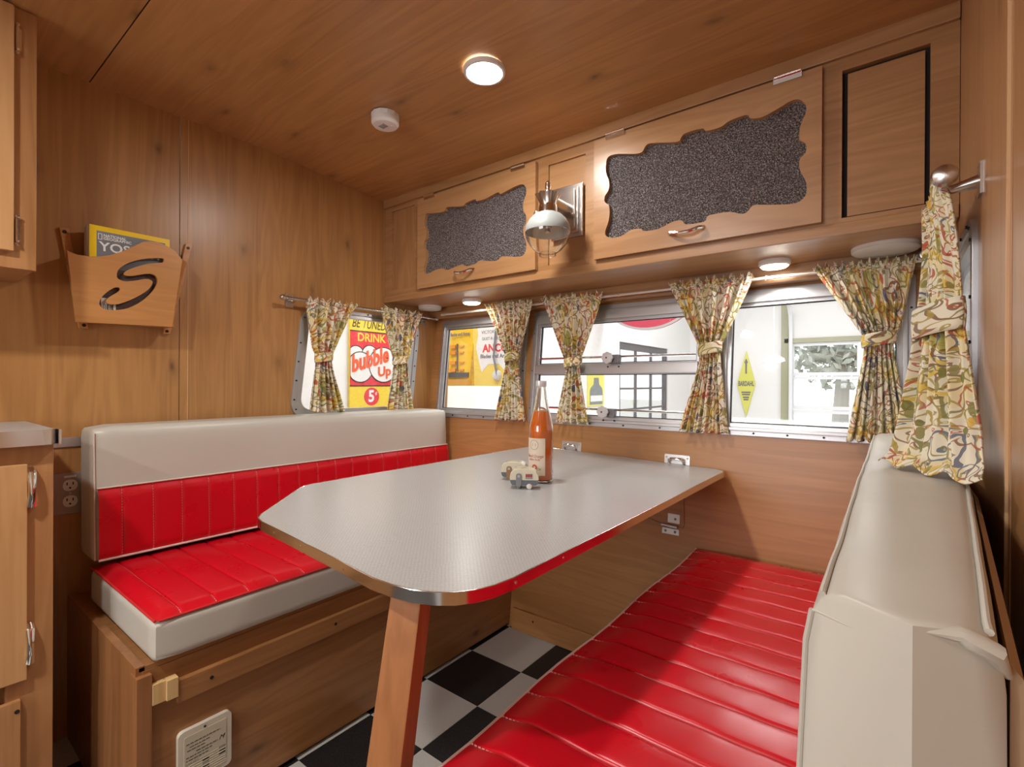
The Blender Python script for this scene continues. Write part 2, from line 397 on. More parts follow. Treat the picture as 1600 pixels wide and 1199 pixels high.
obj('panel_edge', MB().plate([(seam(0)+.0243, 0), (seam(0)+.0262, 0), (seam(1.9)+.0262, 1.9), (seam(1.9)+.0243, 1.9)], [], -.01, .0022, FX(XL)), plain('pale_edge', (.66, .40, .20), .4), wl)
wbk = struct('wall_back')
WZ0, WZ1 = .842, 1.318
WX = {1: (-1.795, -1.262), 2: (-1.232, -.492), 3: (-.462, .052)}
whole = [rect(a+.02, b-.02, WZ0+.02, WZ1-.02) for a, b in WX.values()]
obj('wall_panel', MB().plate(rect(XL-.02, XR+.02, 0, 1.45), whole, -.02, 0, FB), wxl, wbk)
obj('wall_panel', MB().plate(rect(XL-.02, XR+.02, 1.45, 1.95), [], -.02, 0, FB), wxl, wbk)
wr = struct('wall_right')
W5 = dict(y0=1.145, y1=1.66, z0=.862, z1=1.305)
w5out = rrect(W5['y0'], W5['y1'], W5['z0'], W5['z1'], .06, 8); w5in = rrect(W5['y0']+.045, W5['y1']-.045, W5['z0']+.04, W5['z1']-.04, .04, 8); w5hole = rrect(W5['y0']+.02, W5['y1']-.02, W5['z0']+.02, W5['z1']-.02, .05, 8)
obj('wall_panel', MB().plate([(.852, 0), (1.80, 0), (1.90, 1.95), (.842, 1.95)], [w5hole], 0, .02, FX(XR)), wvr, wr)
obj('wall_panel', MB().plate([(-.55, 0), (.846, 0), (.836, 1.95), (-.55, 1.95)], [], 0, .02, FX(XR)), wvr, wr)
obj('wall_panel', MB().plate([(YE, 0), (-1.25, 0), (-1.25, 1.95), (YE, 1.95)], [], 0, .02, FX(XR)), wvr, wr)
obj('panel_edge', MB().plate([(.866, 0), (.872, 0), (.862, 1.9), (.856, 1.9)], [], -.003, 0, FX(XR)), plain('pale_edge_right', (.66, .42, .22), .4), wr)
obj('wall_front', MB().plate(rect(XL-.02, XR+.02, 0, 1.95), [rect(-1.5, -.25, .85, 1.55)], 0, .02, FY(YE)), wvr, kind='structure', loc=(0, YE, 0))
w7 = struct('window_7', (-.87, YE, .85))  # unseen rear window, added to let the fill light in
obj('window_frame', MB().plate(rect(-1.54, -.21, .81, 1.59), [rect(-1.48, -.27, .87, 1.53)], -.012, .03, FY(YE)), plain('frame_grey', (.6, .6, .6), .4), w7)
obj('glass_pane', MB().plate(rect(-1.48, -.27, .87, 1.53), [], .008, .012, FY(YE)), pane_m, w7)
ceil = struct('ceiling')
cprof = [(YE, 1.880), (.385, 1.875), (.70, 1.874), (.90, 1.871), (1.06, 1.862), (1.22, 1.850), (1.36, 1.841), (1.47, 1.836), (1.95, 1.80)]
def ceil_panel(pr):
    mb = MB(); n = len(pr)
    vs = [(x, y, z+d) for d in (0, .02) for x in (XL-.02, XR+.02) for y, z in pr]
    fs = []
    for i in range(n-1):
        fs += [(i, i+1, n+i+1, n+i), (2*n+i, 3*n+i, 3*n+i+1, 2*n+i+1), (i, 2*n+i, 2*n+i+1, i+1), (n+i, n+i+1, 3*n+i+1, 3*n+i)]
    fs += [(0, n, 3*n, 2*n), (n-1, 3*n-1, 4*n-1, 2*n-1)]
    mb.add(vs, fs); obj('ceiling_panel', mb, wx_ceil, ceil, smooth=True, ang=20)
ceil_panel([cprof[0], (.3835, 1.875)]); ceil_panel([(.3865, 1.875)]+cprof[2:])
obj('ceiling_backing', MB().box(XL-.02, XR+.02, .36, .41, 1.8765, 1.90), darkmat, ceil)
# trim along the foot of the back wall
tb = struct('trim_1'); obj('trim_board', MB().plate(rect(-1.235, -.48, .001, .082), [], 0, .014, FB), wxl, tb, bev=.002)
obj('screw', MB().cyl(FB(-1.13, .055, .0135), FB(-1.13, .055, .0155), .004, n=8), black, tb)

# ------------------------------------------------------------------ windows
def screws(parent, pts, fn, r=.0032):
    me = None
    for a, b in pts:
        p0, p1 = fn(a, b, .0), fn(a, b, .0026)
        mb = MB().cyl(p0, p1, r, n=8); o = obj('screw', mb, black, parent)
def window_back(n):
    a, b = WX[n]; w = struct('window_%d' % n)
    top = 1.262 if n != 2 else 1.248
    gl = rect(a+.042, b-.042, WZ0+.040, top)
    if n == 1: gl = rect(a+.040, b-.040, WZ0+.042, 1.272)
    obj('window_flange', MB().plate(rrect(a, b, WZ0, WZ1, .008, 2), [rect(a+.022, b-.022, WZ0+.022, WZ1-.03)], -.004, .005, FB), alu, w, bev=.0015)
    obj('window_frame', MB().plate(rect(a+.017, b-.017, WZ0+.017, WZ1-.02), [rect(gl[0][0]-.012, gl[1][0]+.012, gl[0][1]-.012, gl[2][1]+.012)], -.012, .017, FB), alu, w, bev=.002)
    obj('sash', MB().plate(rect(gl[0][0]-.014, gl[1][0]+.014, gl[0][1]-.014, gl[2][1]+.014), [gl] if n != 2 else [rect(gl[0][0], gl[1][0], gl[0][1], 1.044), rect(gl[0][0], gl[1][0], 1.088, gl[2][1])], -.016, .007, FB), sash_m, w, bev=.0015)
    for z0, z1 in ([(gl[0][1], gl[2][1])] if n != 2 else [(gl[0][1], 1.044), (1.088, gl[2][1])]):
        obj('glass_pane', MB().plate(rect(gl[0][0]-.003, gl[1][0]+.003, z0-.003, z1+.003), [], -.010, -.006, FB), pane_m, w)
        obj('gasket', MB().plate(rect(gl[0][0]-.001, gl[1][0]+.001, z0-.001, z1+.001), [rect(gl[0][0]+.003, gl[1][0]-.003, z0+.003, z1-.003)], -.006, -.002, FB), black, w)
    k = 5
    screws(w, [(a+.02+(b-a-.04)*i/k, WZ0+.010) for i in range(k+1)]+[(a+.010, WZ0+.06+.32*i/2) for i in range(3)]+[(b-.010, WZ0+.06+.32*i/2) for i in range(3)], lambda x, z, q: FB(x, z, .005+q))
    if n == 2:
        obj('crossbar', MB().plate(rect(gl[0][0]-.01, gl[1][0]+.01, 1.046, 1.086), [], -.012, .02, FB), alu, w, bev=.004)
        for zc, xk in ((1.105, -.835), (.902, -.842)):
            op = obj('window_operator', MB().box(-.02, .028, -.013, .013, -.016, .016, lambda x, y, z: FB(xk+x, zc+z-.004, .03+y)), plain('operator_grey', (.20, .19, .2), .4, .6), w, bev=.003)
            kp = FB(xk-.012, zc, .043); kb = MB(); kb.lathe([(0, 0), (.011, 0), (.011, .006), (.021, .008), (.0215, .017), (.012, .021), (0, .0215)], kp, 40, lambda v: Vector((v.x, -v.z, v.y)), lambda t, z: .07*math.cos(8*t))
            obj('knob', kb, knob_w, op, smooth=True)
            obj('knob_screw', MB().cyl(kp+Vector((0, -.021, 0)), kp+Vector((0, -.0235, 0)), .003, n=8), black, op)
            obj('operator_rod', MB().tube([FB(gl[0][0]+.004, zc+.006, .006), FB(gl[1][0]-.004, zc+.006, .006)], .0042, 8), trim_alu, w, smooth=True)
            for dx in (-.025, .02): obj('screw', MB().cyl(FB(xk+dx, zc-.033, .018), FB(xk+dx, zc-.033, .0225), .0034, n=8), black, w)
for n in (1, 2, 3): window_back(n)
def window_side(n, x, s, out, inn, scr):
    w = struct('window_%d' % n); f = FX(x, s)
    mid = [((p[0]+q[0])/2, (p[1]+q[1])/2) for p, q in zip(out, inn)]
    obj('window_flange', MB().plate(out, [mid], -.004, .008, f), alu, w, bev=.002)
    obj('window_frame', MB().plate(mid, [inn], -.022, .004, f), sash_m, w, bev=.002)
    obj('glass_pane', MB().plate(inn, [], -.016, -.012, f), pane_m, w)
    cxm = sum(p[0] for p in out)/len(out); czm = sum(p[1] for p in out)/len(out)
    for i in range(0, len(out), 3): 
        p = Vector(out[i]).lerp(Vector(mid[i]), .5)
        obj('screw', MB().cyl(f(p[0], p[1], .008), f(p[0], p[1], .0105), .0032, n=8), black, w)
    for t in (.25, .5, .75):
        for k in (0,):
            for i, j in ((8, 9+0),): pass
    n8 = len(out)//4
    for q in range(4):
        A = Vector(out[q*n8+n8-1]).lerp(Vector(mid[q*n8+n8-1]), .5); B = Vector(out[(q*n8+n8) % len(out)]).lerp(Vector(mid[(q*n8+n8) % len(out)]), .5)
        for t in (.25, .5, .75):
            p = A.lerp(B, t); obj('screw', MB().cyl(f(p[0], p[1], .008), f(p[0], p[1], .0105), .0032, n=8), black, w)
window_side(4, XL, 1, w4out, w4in, 1); window_side(5, XR, -1, w5out, w5in, 1)

# ------------------------------------------------------------------ overhead cabinet
YF = 1.44
oc = thing('overhead_cabinet', 'long honey-coloured wooden overhead cabinet with two flip-up doors above the back windows', 'cabinet', (-.87, 1.6, 1.376))
F = FY(YF)
frame_holes = [rect(-1.80, -1.645, 1.425, 1.782), rect(-1.60, -1.03, 1.43, 1.78), rect(-.952, -.806, 1.419, 1.769), rect(-.755, -.16, 1.43, 1.78), rect(-.099, .065, 1.414, 1.772)]
obj('face_frame', MB().plate(rect(XL+.001, XR-.001, 1.376, 1.802), frame_holes, -.018, 0, F), wcx, oc)
obj('bottom_panel', MB().box(XL+.001, XR-.001, YF-.002, 1.765, 1.376, 1.390), wcx, oc)
obj('bottom_lip', MB().box(XL+.001, XR-.001, YF-.006, YF+.012, 1.372, 1.402), wcx, oc, bev=.003)
obj('back_valance', MB().box(XL+.001, XR-.001, 1.715, 1.76, 1.325, 1.376), wcx, oc)
obj('crown_rail', MB().box(XL+.001, XR-.001, YF-.010, YF+.02, 1.802, 1.840), wcx, oc, bev=.002)
obj('top_backing', MB().box(XL+.001, XR-.001, YF+.019, YF+.03, 1.40, 1.83), darkmat, oc)
obj('recessed_panel', MB().plate(rect(-1.80, -1.645, 1.425, 1.782), [], -.016, -.008, F), wcz, oc)
obj('recessed_panel', MB().plate(rect(-.952, -.806, 1.419, 1.769), [], -.016, -.008, F), wdoor, oc)
obj('access_panel', MB().plate(rect(-.088, .056, 1.417, 1.762), [], -.014, -.004, F), wcx, oc, label='loose square panel with dark gap around it')
def zpx(pts, ox, oy, k, y): return [(p.x, p.z) for p in (ony(ox+a*k, oy+b*k, y) for a, b in pts)]
outR = [(125, 470), (135, 440), (175, 428), (240, 428), (275, 420), (290, 395), (315, 383), (420, 378), (438, 360), (455, 342), (525, 322), (540, 332), (575, 325), (610, 312), (640, 290), (710, 265), (728, 280), (775, 275), (840, 240), (900, 205), (935, 203), (957, 225), (958, 255), (935, 310), (930, 360), (935, 372), (957, 385), (958, 420), (940, 440), (930, 460), (935, 500), (957, 540), (960, 590), (940, 620), (900, 637), (800, 640), (740, 642), (715, 668), (690, 678), (640, 670), (570, 680), (545, 690), (535, 710), (460, 722), (440, 705), (400, 712), (345, 740), (285, 750), (270, 740), (230, 745), (190, 770), (150, 778), (125, 770), (122, 750), (135, 710), (140, 670), (135, 640), (120, 630), (120, 605), (135, 580), (138, 545), (125, 505)]
outL = [(260, 545), (275, 535), (370, 525), (395, 495), (490, 490), (510, 470), (570, 445), (580, 458), (640, 440), (710, 403), (730, 412), (800, 375), (860, 352), (885, 370), (888, 410), (870, 470), (872, 520), (888, 550), (885, 600), (872, 620), (872, 665), (888, 720), (885, 770), (850, 805), (740, 803), (700, 832), (600, 830), (570, 850), (510, 865), (490, 853), (440, 870), (390, 890), (370, 878), (330, 885), (270, 912), (250, 905), (250, 870), (262, 820), (262, 770), (250, 750), (250, 710), (262, 690), (264, 640), (252, 600)]
YD = YF-.018
for (a, b, z0, z1), ol, (ox, oy, k) in (((-1.608, -.995, 1.408, 1.788), outL, (600, 200, .25)), ((-.765, -.139, 1.408, 1.792), outR, (900, 80, .375))):
    hole = smoothloop(zpx(ol, ox, oy, k, YD), 3)
    d = obj('door', MB().plate(rect(a, b, z0, z1), [hole], .002, .018, F), wdoor, oc, bev=.0022)
    xs = [p[0] for p in hole]; zs = [p[1] for p in hole]
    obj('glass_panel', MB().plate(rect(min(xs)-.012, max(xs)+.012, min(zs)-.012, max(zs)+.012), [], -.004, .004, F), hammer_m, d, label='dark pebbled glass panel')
    for hx in (a+.075, b-.075):
        hb = MB().box(hx-.032, hx+.032, YD-.0045, YD-.0005, z1-.012, z1+.003)
        hb.tube([(hx-.03, YD-.006, z1+.004), (hx+.03, YD-.006, z1+.004)], .004, 8)
        obj('hinge', hb, chrome, d)
    hx = (min(xs)*.5+max(xs)*.5)-(.02 if a > -1 else .03); hz = z0+.036
    hm = MB(); pts = [(hx-.048, YD-.001, hz+.004), (hx-.040, YD-.016, hz+.001), (hx-.015, YD-.024, hz-.006), (hx+.015, YD-.024, hz-.006), (hx+.040, YD-.016, hz+.001), (hx+.048, YD-.001, hz+.004)]
    hm.tube(pts, [.006, .0055, .0045, .0045, .0055, .006], 8); obj('handle', hm, chrome, d, smooth=True)

# ------------------------------------------------------------------ ceiling lamps and detector
def disc_light(x, y, z, r, label, power, mat, group):
    t = thing('ceiling_light', label, 'light', (x, y, z), group)
    obj('trim_ring', MB().lathe([(r*.80, -.002), (r*.86, -.011), (r*.97, -.010), (r, -.004), (r, 0)], (x, y, z), 40), white_pl, t, smooth=True)
    obj('diffuser', MB().lathe([(0, -.014), (r*.5, -.0135), (r*.78, -.011), (r*.84, -.006), (r*.84, -.003)], (x, y, z), 40), mat, t, smooth=True)
    return t
disc_light(-.886, 1.021, 1.864, .058, 'bright round disc light fixed to the wooden ceiling', 0, disc_m, 'disc lights')
area('disc_glow', (-.886, 1.021, 1.845), (0, 0, 0), .09, .09, DISC_POWER, WARM, 'DISK')
p1 = onz(737, 468, 1.376); p2 = onz(1210, 408, 1.376)
for p, lb in ((p1, 'small lit round light under the overhead cabinet above the left-hand back window'), (p2, 'small lit round light under the overhead cabinet above the right-hand back window')):
    t = thing('cabinet_light', lb, 'light', p)
    r = .043
    obj('housing', MB().lathe([(r, 0), (r, -.012), (r*.92, -.016), (r*.86, -.016)], p, 36), white_pl, t, smooth=True)
    obj('diffuser', MB().lathe([(r*.9, -.015), (r*.75, -.021), (r*.4, -.024), (0, -.0245)], p, 36), puck_m, t, smooth=True)
    area('puck_glow', p+Vector((0, 0, -.028)), (0, 0, 0), .07, .07, PUCK_POWER, WARM, 'DISK')
p1 = onz(672, 479, 1.376); p2 = onz(1383, 385, 1.376)
for p, r, lb in ((p1, .056, 'flat white round speaker cover under the cabinet in the far left corner'), (p2, .075, 'large flat white round speaker cover under the cabinet beside the right wall')):
    t = thing('speaker', lb, 'speaker', p)
    obj('grille', MB().lathe([(0, -.019), (r*.6, -.0185), (r*.9, -.0165), (r*.985, -.012), (r, -.006)], p, 40), plain('speaker_white', (.62, .62, .55), .55), t, smooth=True)
    obj('mounting_ring', MB().lathe([(r, -.007), (r*1.0, 0), (r*.8, 0)], p, 40), white_pl, t, smooth=True)
pd = onz(602, 180, 1.865); r = .044
sd = thing('smoke_detector', 'round white smoke detector on the wooden ceiling', 'detector', pd)
obj('base', MB().lathe([(r, 0), (r, -.011), (r*.97, -.013)], pd, 12), white_pl, sd, smooth=False)
obj('cover', MB().lathe([(r*.98, -.012), (r*.98, -.028), (r*.85, -.035), (r*.4, -.037), (0, -.037)], pd, 40), white_pl, sd, smooth=True)
for i in range(4): obj('vent_slot', MB().box(pd.x-.014+i*.007, pd.x-.0105+i*.007, pd.y-.016, pd.y+.004, pd.z-.0385, pd.z-.0368), plain('slot_grey', (.30, .29, .27), .6), sd)
obj('test_button', MB().lathe([(0, -.0385), (.006, -.038), (.006, -.036)], pd+Vector((.018, .012, 0)), 16), cream_pl, sd)

# unseen ceiling lamps added behind the camera as fill light
for i, (x, y) in enumerate(((-.87, -.35), (-.87, -1.35))):
    disc_light(x, y, 1.877, .058, ('added round fill light on the ceiling just behind the camera', 'added round fill light on the ceiling farthest from the dinette')[i], 0, disc_m, 'disc lights')
    area('disc_glow', (x, y, 1.855), (0, 0, 0), .09, .09, REAR_POWER, WARM, 'DISK')

# ------------------------------------------------------------------ wall lamp on the cabinet
lp = thing('wall_sconce', 'polished metal wall lamp with a half-frosted glass globe between the cabinet doors', 'lamp', (-.87, YF, 1.49))
bx, bz, hw, hh = -.872, 1.586, .060, .088
bk = MB(); 
for i, (a, w0, w1) in enumerate(((0, 0, .010), (.012, .010, .016), (.022, .016, .022))):
    bk.box(bx-hw+a, bx+hw-a, YF-w1, YF-w0, bz-hh+a, bz+hh-a)
obj('backplate', bk, nickel, lp, bev=.002)
gx, gy, gz = -.855, 1.29, 1.483
bd = MB(); bd.tube([(bx+.005, YF-.02, bz+.0), (bx+.008, 1.35, bz+.0), (gx, gy, bz-.0)], [.024, .022, .016], 20)
obj('arm', bd, nickel, lp, smooth=True)
cupz = gz+.054
obj('socket_collar', MB().lathe([(.0, .030), (.027, .028), (.029, .02), (.029, .003), (.034, 0), (0, -.004)], (gx, gy, cupz), 32), chrome, lp, smooth=True)
obj('fluted_cup', MB().lathe([(.023, .022), (.0255, .034), (.032, .050), (.038, .061), (.0355, .062), (.026, .048), (.0, .042)], (gx, gy, cupz), 64, None, lambda t, z: .10*math.cos(8*t)*max(0, (z-.024)/.036)), nickel, lp, smooth=True)
obj('finial', MB().lathe([(.009, .042), (.009, .074), (.0068, .078), (.0092, .084), (.0078, .092), (.0088, .096), (.004, .103), (0, .104)], (gx, gy, cupz), 20), chrome, lp, smooth=True)
kb = MB().lathe([(0, .012), (.009, .010), (.011, .002), (.009, -.008), (0, -.010)], (gx-.045, gy+.005, cupz+.008), 16); kb.cyl((gx-.04, gy+.005, cupz+.008), (gx-.02, gy+.004, cupz+.010), .005, n=10)
obj('switch_knob', kb, nickel, lp, smooth=True)
gp = [(.028, .058), (.044, .050), (.058, .036), (.068, .018), (.0715, .0), (.071, -.004)]
gq = [(.071, -.004), (.068, -.020), (.058, -.040), (.044, -.057), (.031, -.066), (.026, -.068), (.026, -.076)]
obj('globe_shoulder', MB().lathe(gp, (gx, gy, gz), 40), frost_m, lp, smooth=True, label='frosted upper half of the globe')
gq = gq+[(r_-.0022, z_) for r_, z_ in reversed(gq)]; gq.append(gq[0])
obj('globe_bowl', MB().lathe(gq, (gx, gy, gz), 40), clear_m, lp, smooth=True, label='clear lower half of the globe')
obj('bulb_holder', MB().lathe([(.012, .05), (.012, .012), (.009, .008), (.009, -.002), (0, -.004)], (gx, gy, gz), 20), nickel, lp, smooth=True)
for dx in (-.03, .03): obj('set_screw', MB().cyl((bx+dx*1.1, YF-.022, bz-.02), (bx+dx*1.1, YF-.034, bz-.02), .005, .004, n=12), chrome, lp, smooth=True)

# ------------------------------------------------------------------ benches and cushions
def sm(t): return t*t*(3-2*t)
def ribs(t, pitch, depth):                                           # rounded channel profile
    q = (t/pitch) % 1.0; q = abs(q-.5)*2
    return -depth*(.22*q**4+.78*q**22)
def chan(y0, y1, ph, pitch):                                          # sample places, dense beside each sewn groove
    ks = []
    for k in range(-1, 40):
        g = ph+pitch*k
        for d in (-.5, -.36, -.22, -.12, -.07, -.04, -.018, 0, .018, .04, .07, .12, .22, .36):
            y = g+d*pitch
            if y0 < y < y1: ks.append((y-y0)/(y1-y0))
    return sorted([0, .004, .01, .99, .996, 1]+ks)
def stitches(parent, lines, mat, r=.0010, dash=.0050, gap=.0028):
    mb = MB()
    for fn in lines:
        t = 0; L = fn(None)
        while t < L-dash:
            a, b = fn(t), fn(t+dash); d = (b-a).normalized(); s = d.cross(Vector((0, 0, 1))); s = s.normalized() if s.length > .1 else Vector((0, 1, 0)); u = s.cross(d)
            mb.add([a+s*r, a-s*r, a+u*r*1.4, b+s*r, b-s*r, b+u*r*1.4], [(0, 1, 2), (3, 5, 4), (0, 2, 5, 3), (2, 1, 4, 5), (1, 0, 3, 4)]); t += dash+gap
    return obj('stitching', mb, mat, parent, kind='stuff')
PIT = .0725
# left bench
lb = thing('dinette_bench', 'wooden dinette bench box along the left wall under red and white cushions', 'bench', (-1.55, 1.0, 0))
BX = -1.255
obj('front_panel', MB().box(BX-.016, BX, .352, 1.655, .012, .392), wby, lb)
obj('toe_board', MB().box(BX-.022, BX-.012, .352, 1.655, 0, .03), darkmat, lb)
obj('end_panel', MB().box(XL+.004, BX-.002, .340, .356, 0, .404), wbz, lb)
obj('corner_stile', MB().box(BX-.03, BX+.012, .338, .366, 0, .386), wbz, lb, bev=.0015)
obj('seat_board', MB().box(XL+.004, BX-.012, .356, 1.655, .378, .396), wby, lb)
obj('front_rim', MB().box(BX-.016, BX-.002, .345, 1.655, .392, .402), wby, lb, bev=.001)
rl = obj('front_rail', MB().box(BX, BX+.016, .412, 1.648, .300, .350), wby, lb, bev=.002)
for y in (.48, .80, 1.15, 1.5): obj('screw', MB().cyl((BX+.015, y, .327), (BX+.0168, y, .327), .0042, n=8), black, rl)
sb = MB().box(BX, BX+.014, .366, .390, .318, .362); sb.box(BX, BX+.020, .390, .412, .318, .362)
obj('wood_block', sb, wpale, lb, bev=.001, label='pale unfinished wood end block')
# gas alarm set into the bench front
A0 = onx(275, 1145, BX); A1 = onx(358, 1110, BX)
ga = thing('gas_alarm', 'off-white wall alarm panel with printed lines and slots low on the left bench front', 'alarm', (BX, .47, .10))
ya, yb, za, zb = .414, .526, .100, .228
obj('cover', MB().plate(rrect(ya, yb, za, zb, .012, 5), [], 0, .011, FX(BX)), cream_pl, ga, bev=.004, seg=3)
obj('face_plate', MB().plate(rrect(ya+.012, yb-.012, za+.012, zb-.014, .003, 3), [], .010, .0118, FX(BX)), plain('alarm_face', (.66, .62, .48), .5), ga)
ink = plain('grey_ink', (.10, .10, .09), .6)
rows = [(.196, .43, .50), (.188, .437, .478), (.181, .432, .468), (.173, .45, .495), (.166, .43, .483), (.159, .43, .475), (.152, .428, .455)]
for z, y0, y1 in rows:
    mb = MB(); y = y0; rr = random.Random(int(z*9999))
    while y < y1:
        l = rr.uniform(.003, .009); mb.box(BX+.0117, BX+.0121, y, min(y+l, y1), z-.0011, z+.0011); y += l+.0016
    obj('printed_line', mb, ink, ga)
text('printed_mark', 'M', .014, (BX+.0119, .503, .175), (0, 1, 0), (0, 0, 1), black, ga, .0002, shear=.4)
for i, (y, z) in enumerate([(.43, .137), (.43, .129), (.43, .121)]+[(.463, .143-.0075*k) for k in range(4)]+[(.498, .152-.0075*k) for k in range(3)]):
    obj('slot', MB().box(BX+.0112, BX+.0121, y, y+.014, z-.0016, z+.0016), black, ga)
for k in range(8): obj('ridge', MB().box(BX+.0115, BX+.0124, ya+.014, yb-.014, .113+k*.0055, .1138+k*.0055), cream_pl, ga)
obj('indicator', MB().cyl((BX+.011, .468, .219), (BX+.0122, .468, .219), .0025, n=10), black, ga)

def cushion_box(x0, x1, y0, y1, z0, z1, r, fn=None):
    """rounded cushion body with softly crowned faces"""
    mb = MB(); bm = bmesh.new(); bmesh.ops.create_cube(bm, size=1)
    bmesh.ops.subdivide_edges(bm, edges=bm.edges[:], cuts=14, use_grid_fill=True)
    out = []
    for v in bm.verts:
        p = v.co*2; q = []
        hx, hy, hz = (x1-x0)/2, (y1-y0)/2, (z1-z0)/2
        w = [p.x*hx, p.y*hy, p.z*hz]
        # cluster samples at the edges
        for i, h in enumerate((hx, hy, hz)):
            t = w[i]/h; e = .5*(math.sin(t*math.pi/2))+.5*t; w[i] = e*h
        core = [max(-(h-r), min(h-r, c)) for c, h in zip(w, (hx, hy, hz))]
        d = Vector([a-b for a, b in zip(w, core)])
        if d.length > 1e-6:
            d = d.normalized()*r if d.length > 0 else d
        pos = Vector(core)+d+Vector(((x0+x1)/2, (y0+y1)/2, (z0+z1)/2))
        out.append(fn(pos) if fn else pos)
    bm.verts.index_update(); mb.add(out, [tuple(v.index for v in f.verts) for f in bm.faces]); bm.free(); return mb
# left seat cushion
X0, X1, Y0, Y1, Z0, Z1 = -1.74, -1.236, .366, 1.655, .403, .497
ls = thing('seat_cushion', 'red channelled seat cushion with white sides on the left bench', 'cushion', (-1.48, 1.0, Z0))
obj('side_band', cushion_box(X0, X1, Y0, Y1, Z0, Z1, .018), white_v, ls, smooth=True, ang=60)
def seat_top(x0, x1, y0, y1, z, puff, yph, edge=.03):
    def f(s, t):
        x = x0+(x1-x0)*s; y = y0+(y1-y0)*t
        e = min(x-x0, x1-x, y-y0, y1-y)
        rnd = sm(min(1, max(0, e/edge)))
        return Vector((x, y, z+puff*(.25+.75*rnd)+ribs(y-yph, PIT, .0075)*(.35+.65*rnd)+.0006*math.sin(x*31+y*17)*rnd))
    return f
ft = seat_top(X0+.006, X1-.004, Y0+.006, Y1-.004, Z1-.004, .016, .4257-.006)
obj('seat_panel', MB().rows(44, chan(Y0+.006, Y1-.004, .4257-.006, PIT), ft), red_v, ls, smooth=True, ang=180, label='red vinyl top with sewn channels')
def st_line(f, y0, y1, yy, L, off=.0012):
    t = (yy-y0)/(y1-y0)
    def g(d):
        if d is None: return L
        return f(d/L, t)+Vector((0, 0, off))
    return g
ys = [.4257-.006+PIT*k for k in range(17)]
stitches(ls, [st_line(ft, Y0+.006, Y1-.004, y, X1-X0-.01) for y in ys], thread_r)
pp = MB(); pp.tube([(X1-.003, Y0+.01, Z1-.001), (X1-.003, Y1, Z1-.001)], .0028, 8); pp.tube([(X0, Y0+.004, Z1-.001), (X1-.006, Y0+.004, Z1-.001)], .0028, 8)
obj('piping', pp, plain('piping_red', (.60, .03, .035), .35), ls, smooth=True)
# left back cushion
def lean(p):                                                          # a little closer to the aisle at the far end, leaning back
    k = (p.y-.36)/1.31; return Vector((p.x+.035*k*(1 if p.x > -1.78 else 0)+.02*(.885-p.z)/.38*(1 if p.x > -1.78 else .3)-.01, p.y, p.z))
bx0, bx1, by0, by1, bz0, bz1 = -1.826, -1.70, .362, 1.672, .514, .884
lk = thing('back_cushion', 'cream backrest cushion with a red channelled lower half against the left wall', 'cushion', (-1.77, 1.0, bz0))
obj('cover', cushion_box(bx0, bx1, by0, by1, bz0, bz1, .024, lean), white_v, lk, smooth=True, ang=60)
def back_front(z0, z1, puff, x):
    def f(s, t):
        y = by0+.012+(by1-by0-.022)*t; z = z0+(z1-z0)*s
        e = min(z-z0, z1-z); rnd = sm(min(1, max(0, e/.022)))
        return lean(Vector((x+puff*(.2+.8*rnd)+ribs(y-.4257, PIT, .0060)*(.3+.7*rnd), y, z)))
    return f
fb = back_front(.524, .716, .010, bx1-.001)
obj('back_panel', MB().rows(26, chan(by0+.012, by1-.010, .4257, PIT), fb), red_v, lk, smooth=True, ang=180, label='red vinyl lower panel with sewn channels')
def st_line2(f, yy, L):
    t = (yy-by0-.012)/(by1-by0-.022)
    def g(d):
        if d is None: return L
        return f(d/L, t)+Vector((.0012, 0, 0))
    return g
mb = stitches(lk, [st_line2(fb, .4257+PIT*k, .192) for k in range(17)], thread_r)
pp = MB(); pp.tube([lean(Vector((bx1+.003, by0+.012, .524))), lean(Vector((bx1+.003, by1-.012, .524)))], .0032, 8)
pp.tube([lean(Vector((bx1+.004, by0+.010, .718))), lean(Vector((bx1+.004, by1-.012, .718)))], .0024, 8)
pp.tube([lean(Vector((bx1-.003, by0+.006, z))) for z in (.526, .6, .7, .8, .868)], .0022, 8)
obj('piping', pp, piping_w, lk, smooth=True)

# right bench
rb = thing('dinette_bench', 'wooden dinette bench box along the right wall beneath the red seat', 'bench', (-.2, 1.0, 0))
obj('front_panel', MB().box(-.474, -.458, .35, 1.655, 0, .375), wby, rb)
obj('end_panel', MB().box(-.458, XR-.004, .35, .366, 0, .375), wbz, rb)
obj('seat_board', MB().box(-.474, XR-.004, .35, 1.655, .375, .392), wby, rb)
rs = thing('seat_cushion', 'red channelled seat cushion on the right bench beside the table', 'cushion', (-.2, 1.0, .393))
RX0, RX1, RY0, RY1 = -.503, .095, .345, 1.662
obj('side_band', cushion_box(RX0, RX1, RY0, RY1, .393, .466, .016), white_v, rs, smooth=True, ang=60)
def fr(s, t):
    x = RX0-.001+(RX1-RX0)*s; y = RY0+.006+(RY1-RY0-.010)*t
    e = min(x-RX0, RX1-x, y-RY0, RY1-y); rnd = sm(min(1, max(0, e/.07)))
    crease = .0011*math.sin(y*23+math.sin(x*19)*2.2)*math.sin(x*27+1.3)
    return Vector((x+.0035*math.sin(y*14)*(1-s)**8, y, .464+.016*(.15+.85*rnd)+ribs(y-.40, .0765, .0095)*(.3+.7*rnd)+crease*rnd))
obj('seat_panel', MB().rows(64, chan(RY0+.006, RY1-.004, .40, .0765), fr), red_v, rs, smooth=True, ang=180, label='red vinyl top with sewn channels')
def st3(yy, dy):
    t = (yy+dy-RY0-.006)/(RY1-RY0-.010); L = RX1-RX0
    def g(d):
        if d is None: return L
        return fr(d/L, t)+Vector((0, 0, .0012))
    return g
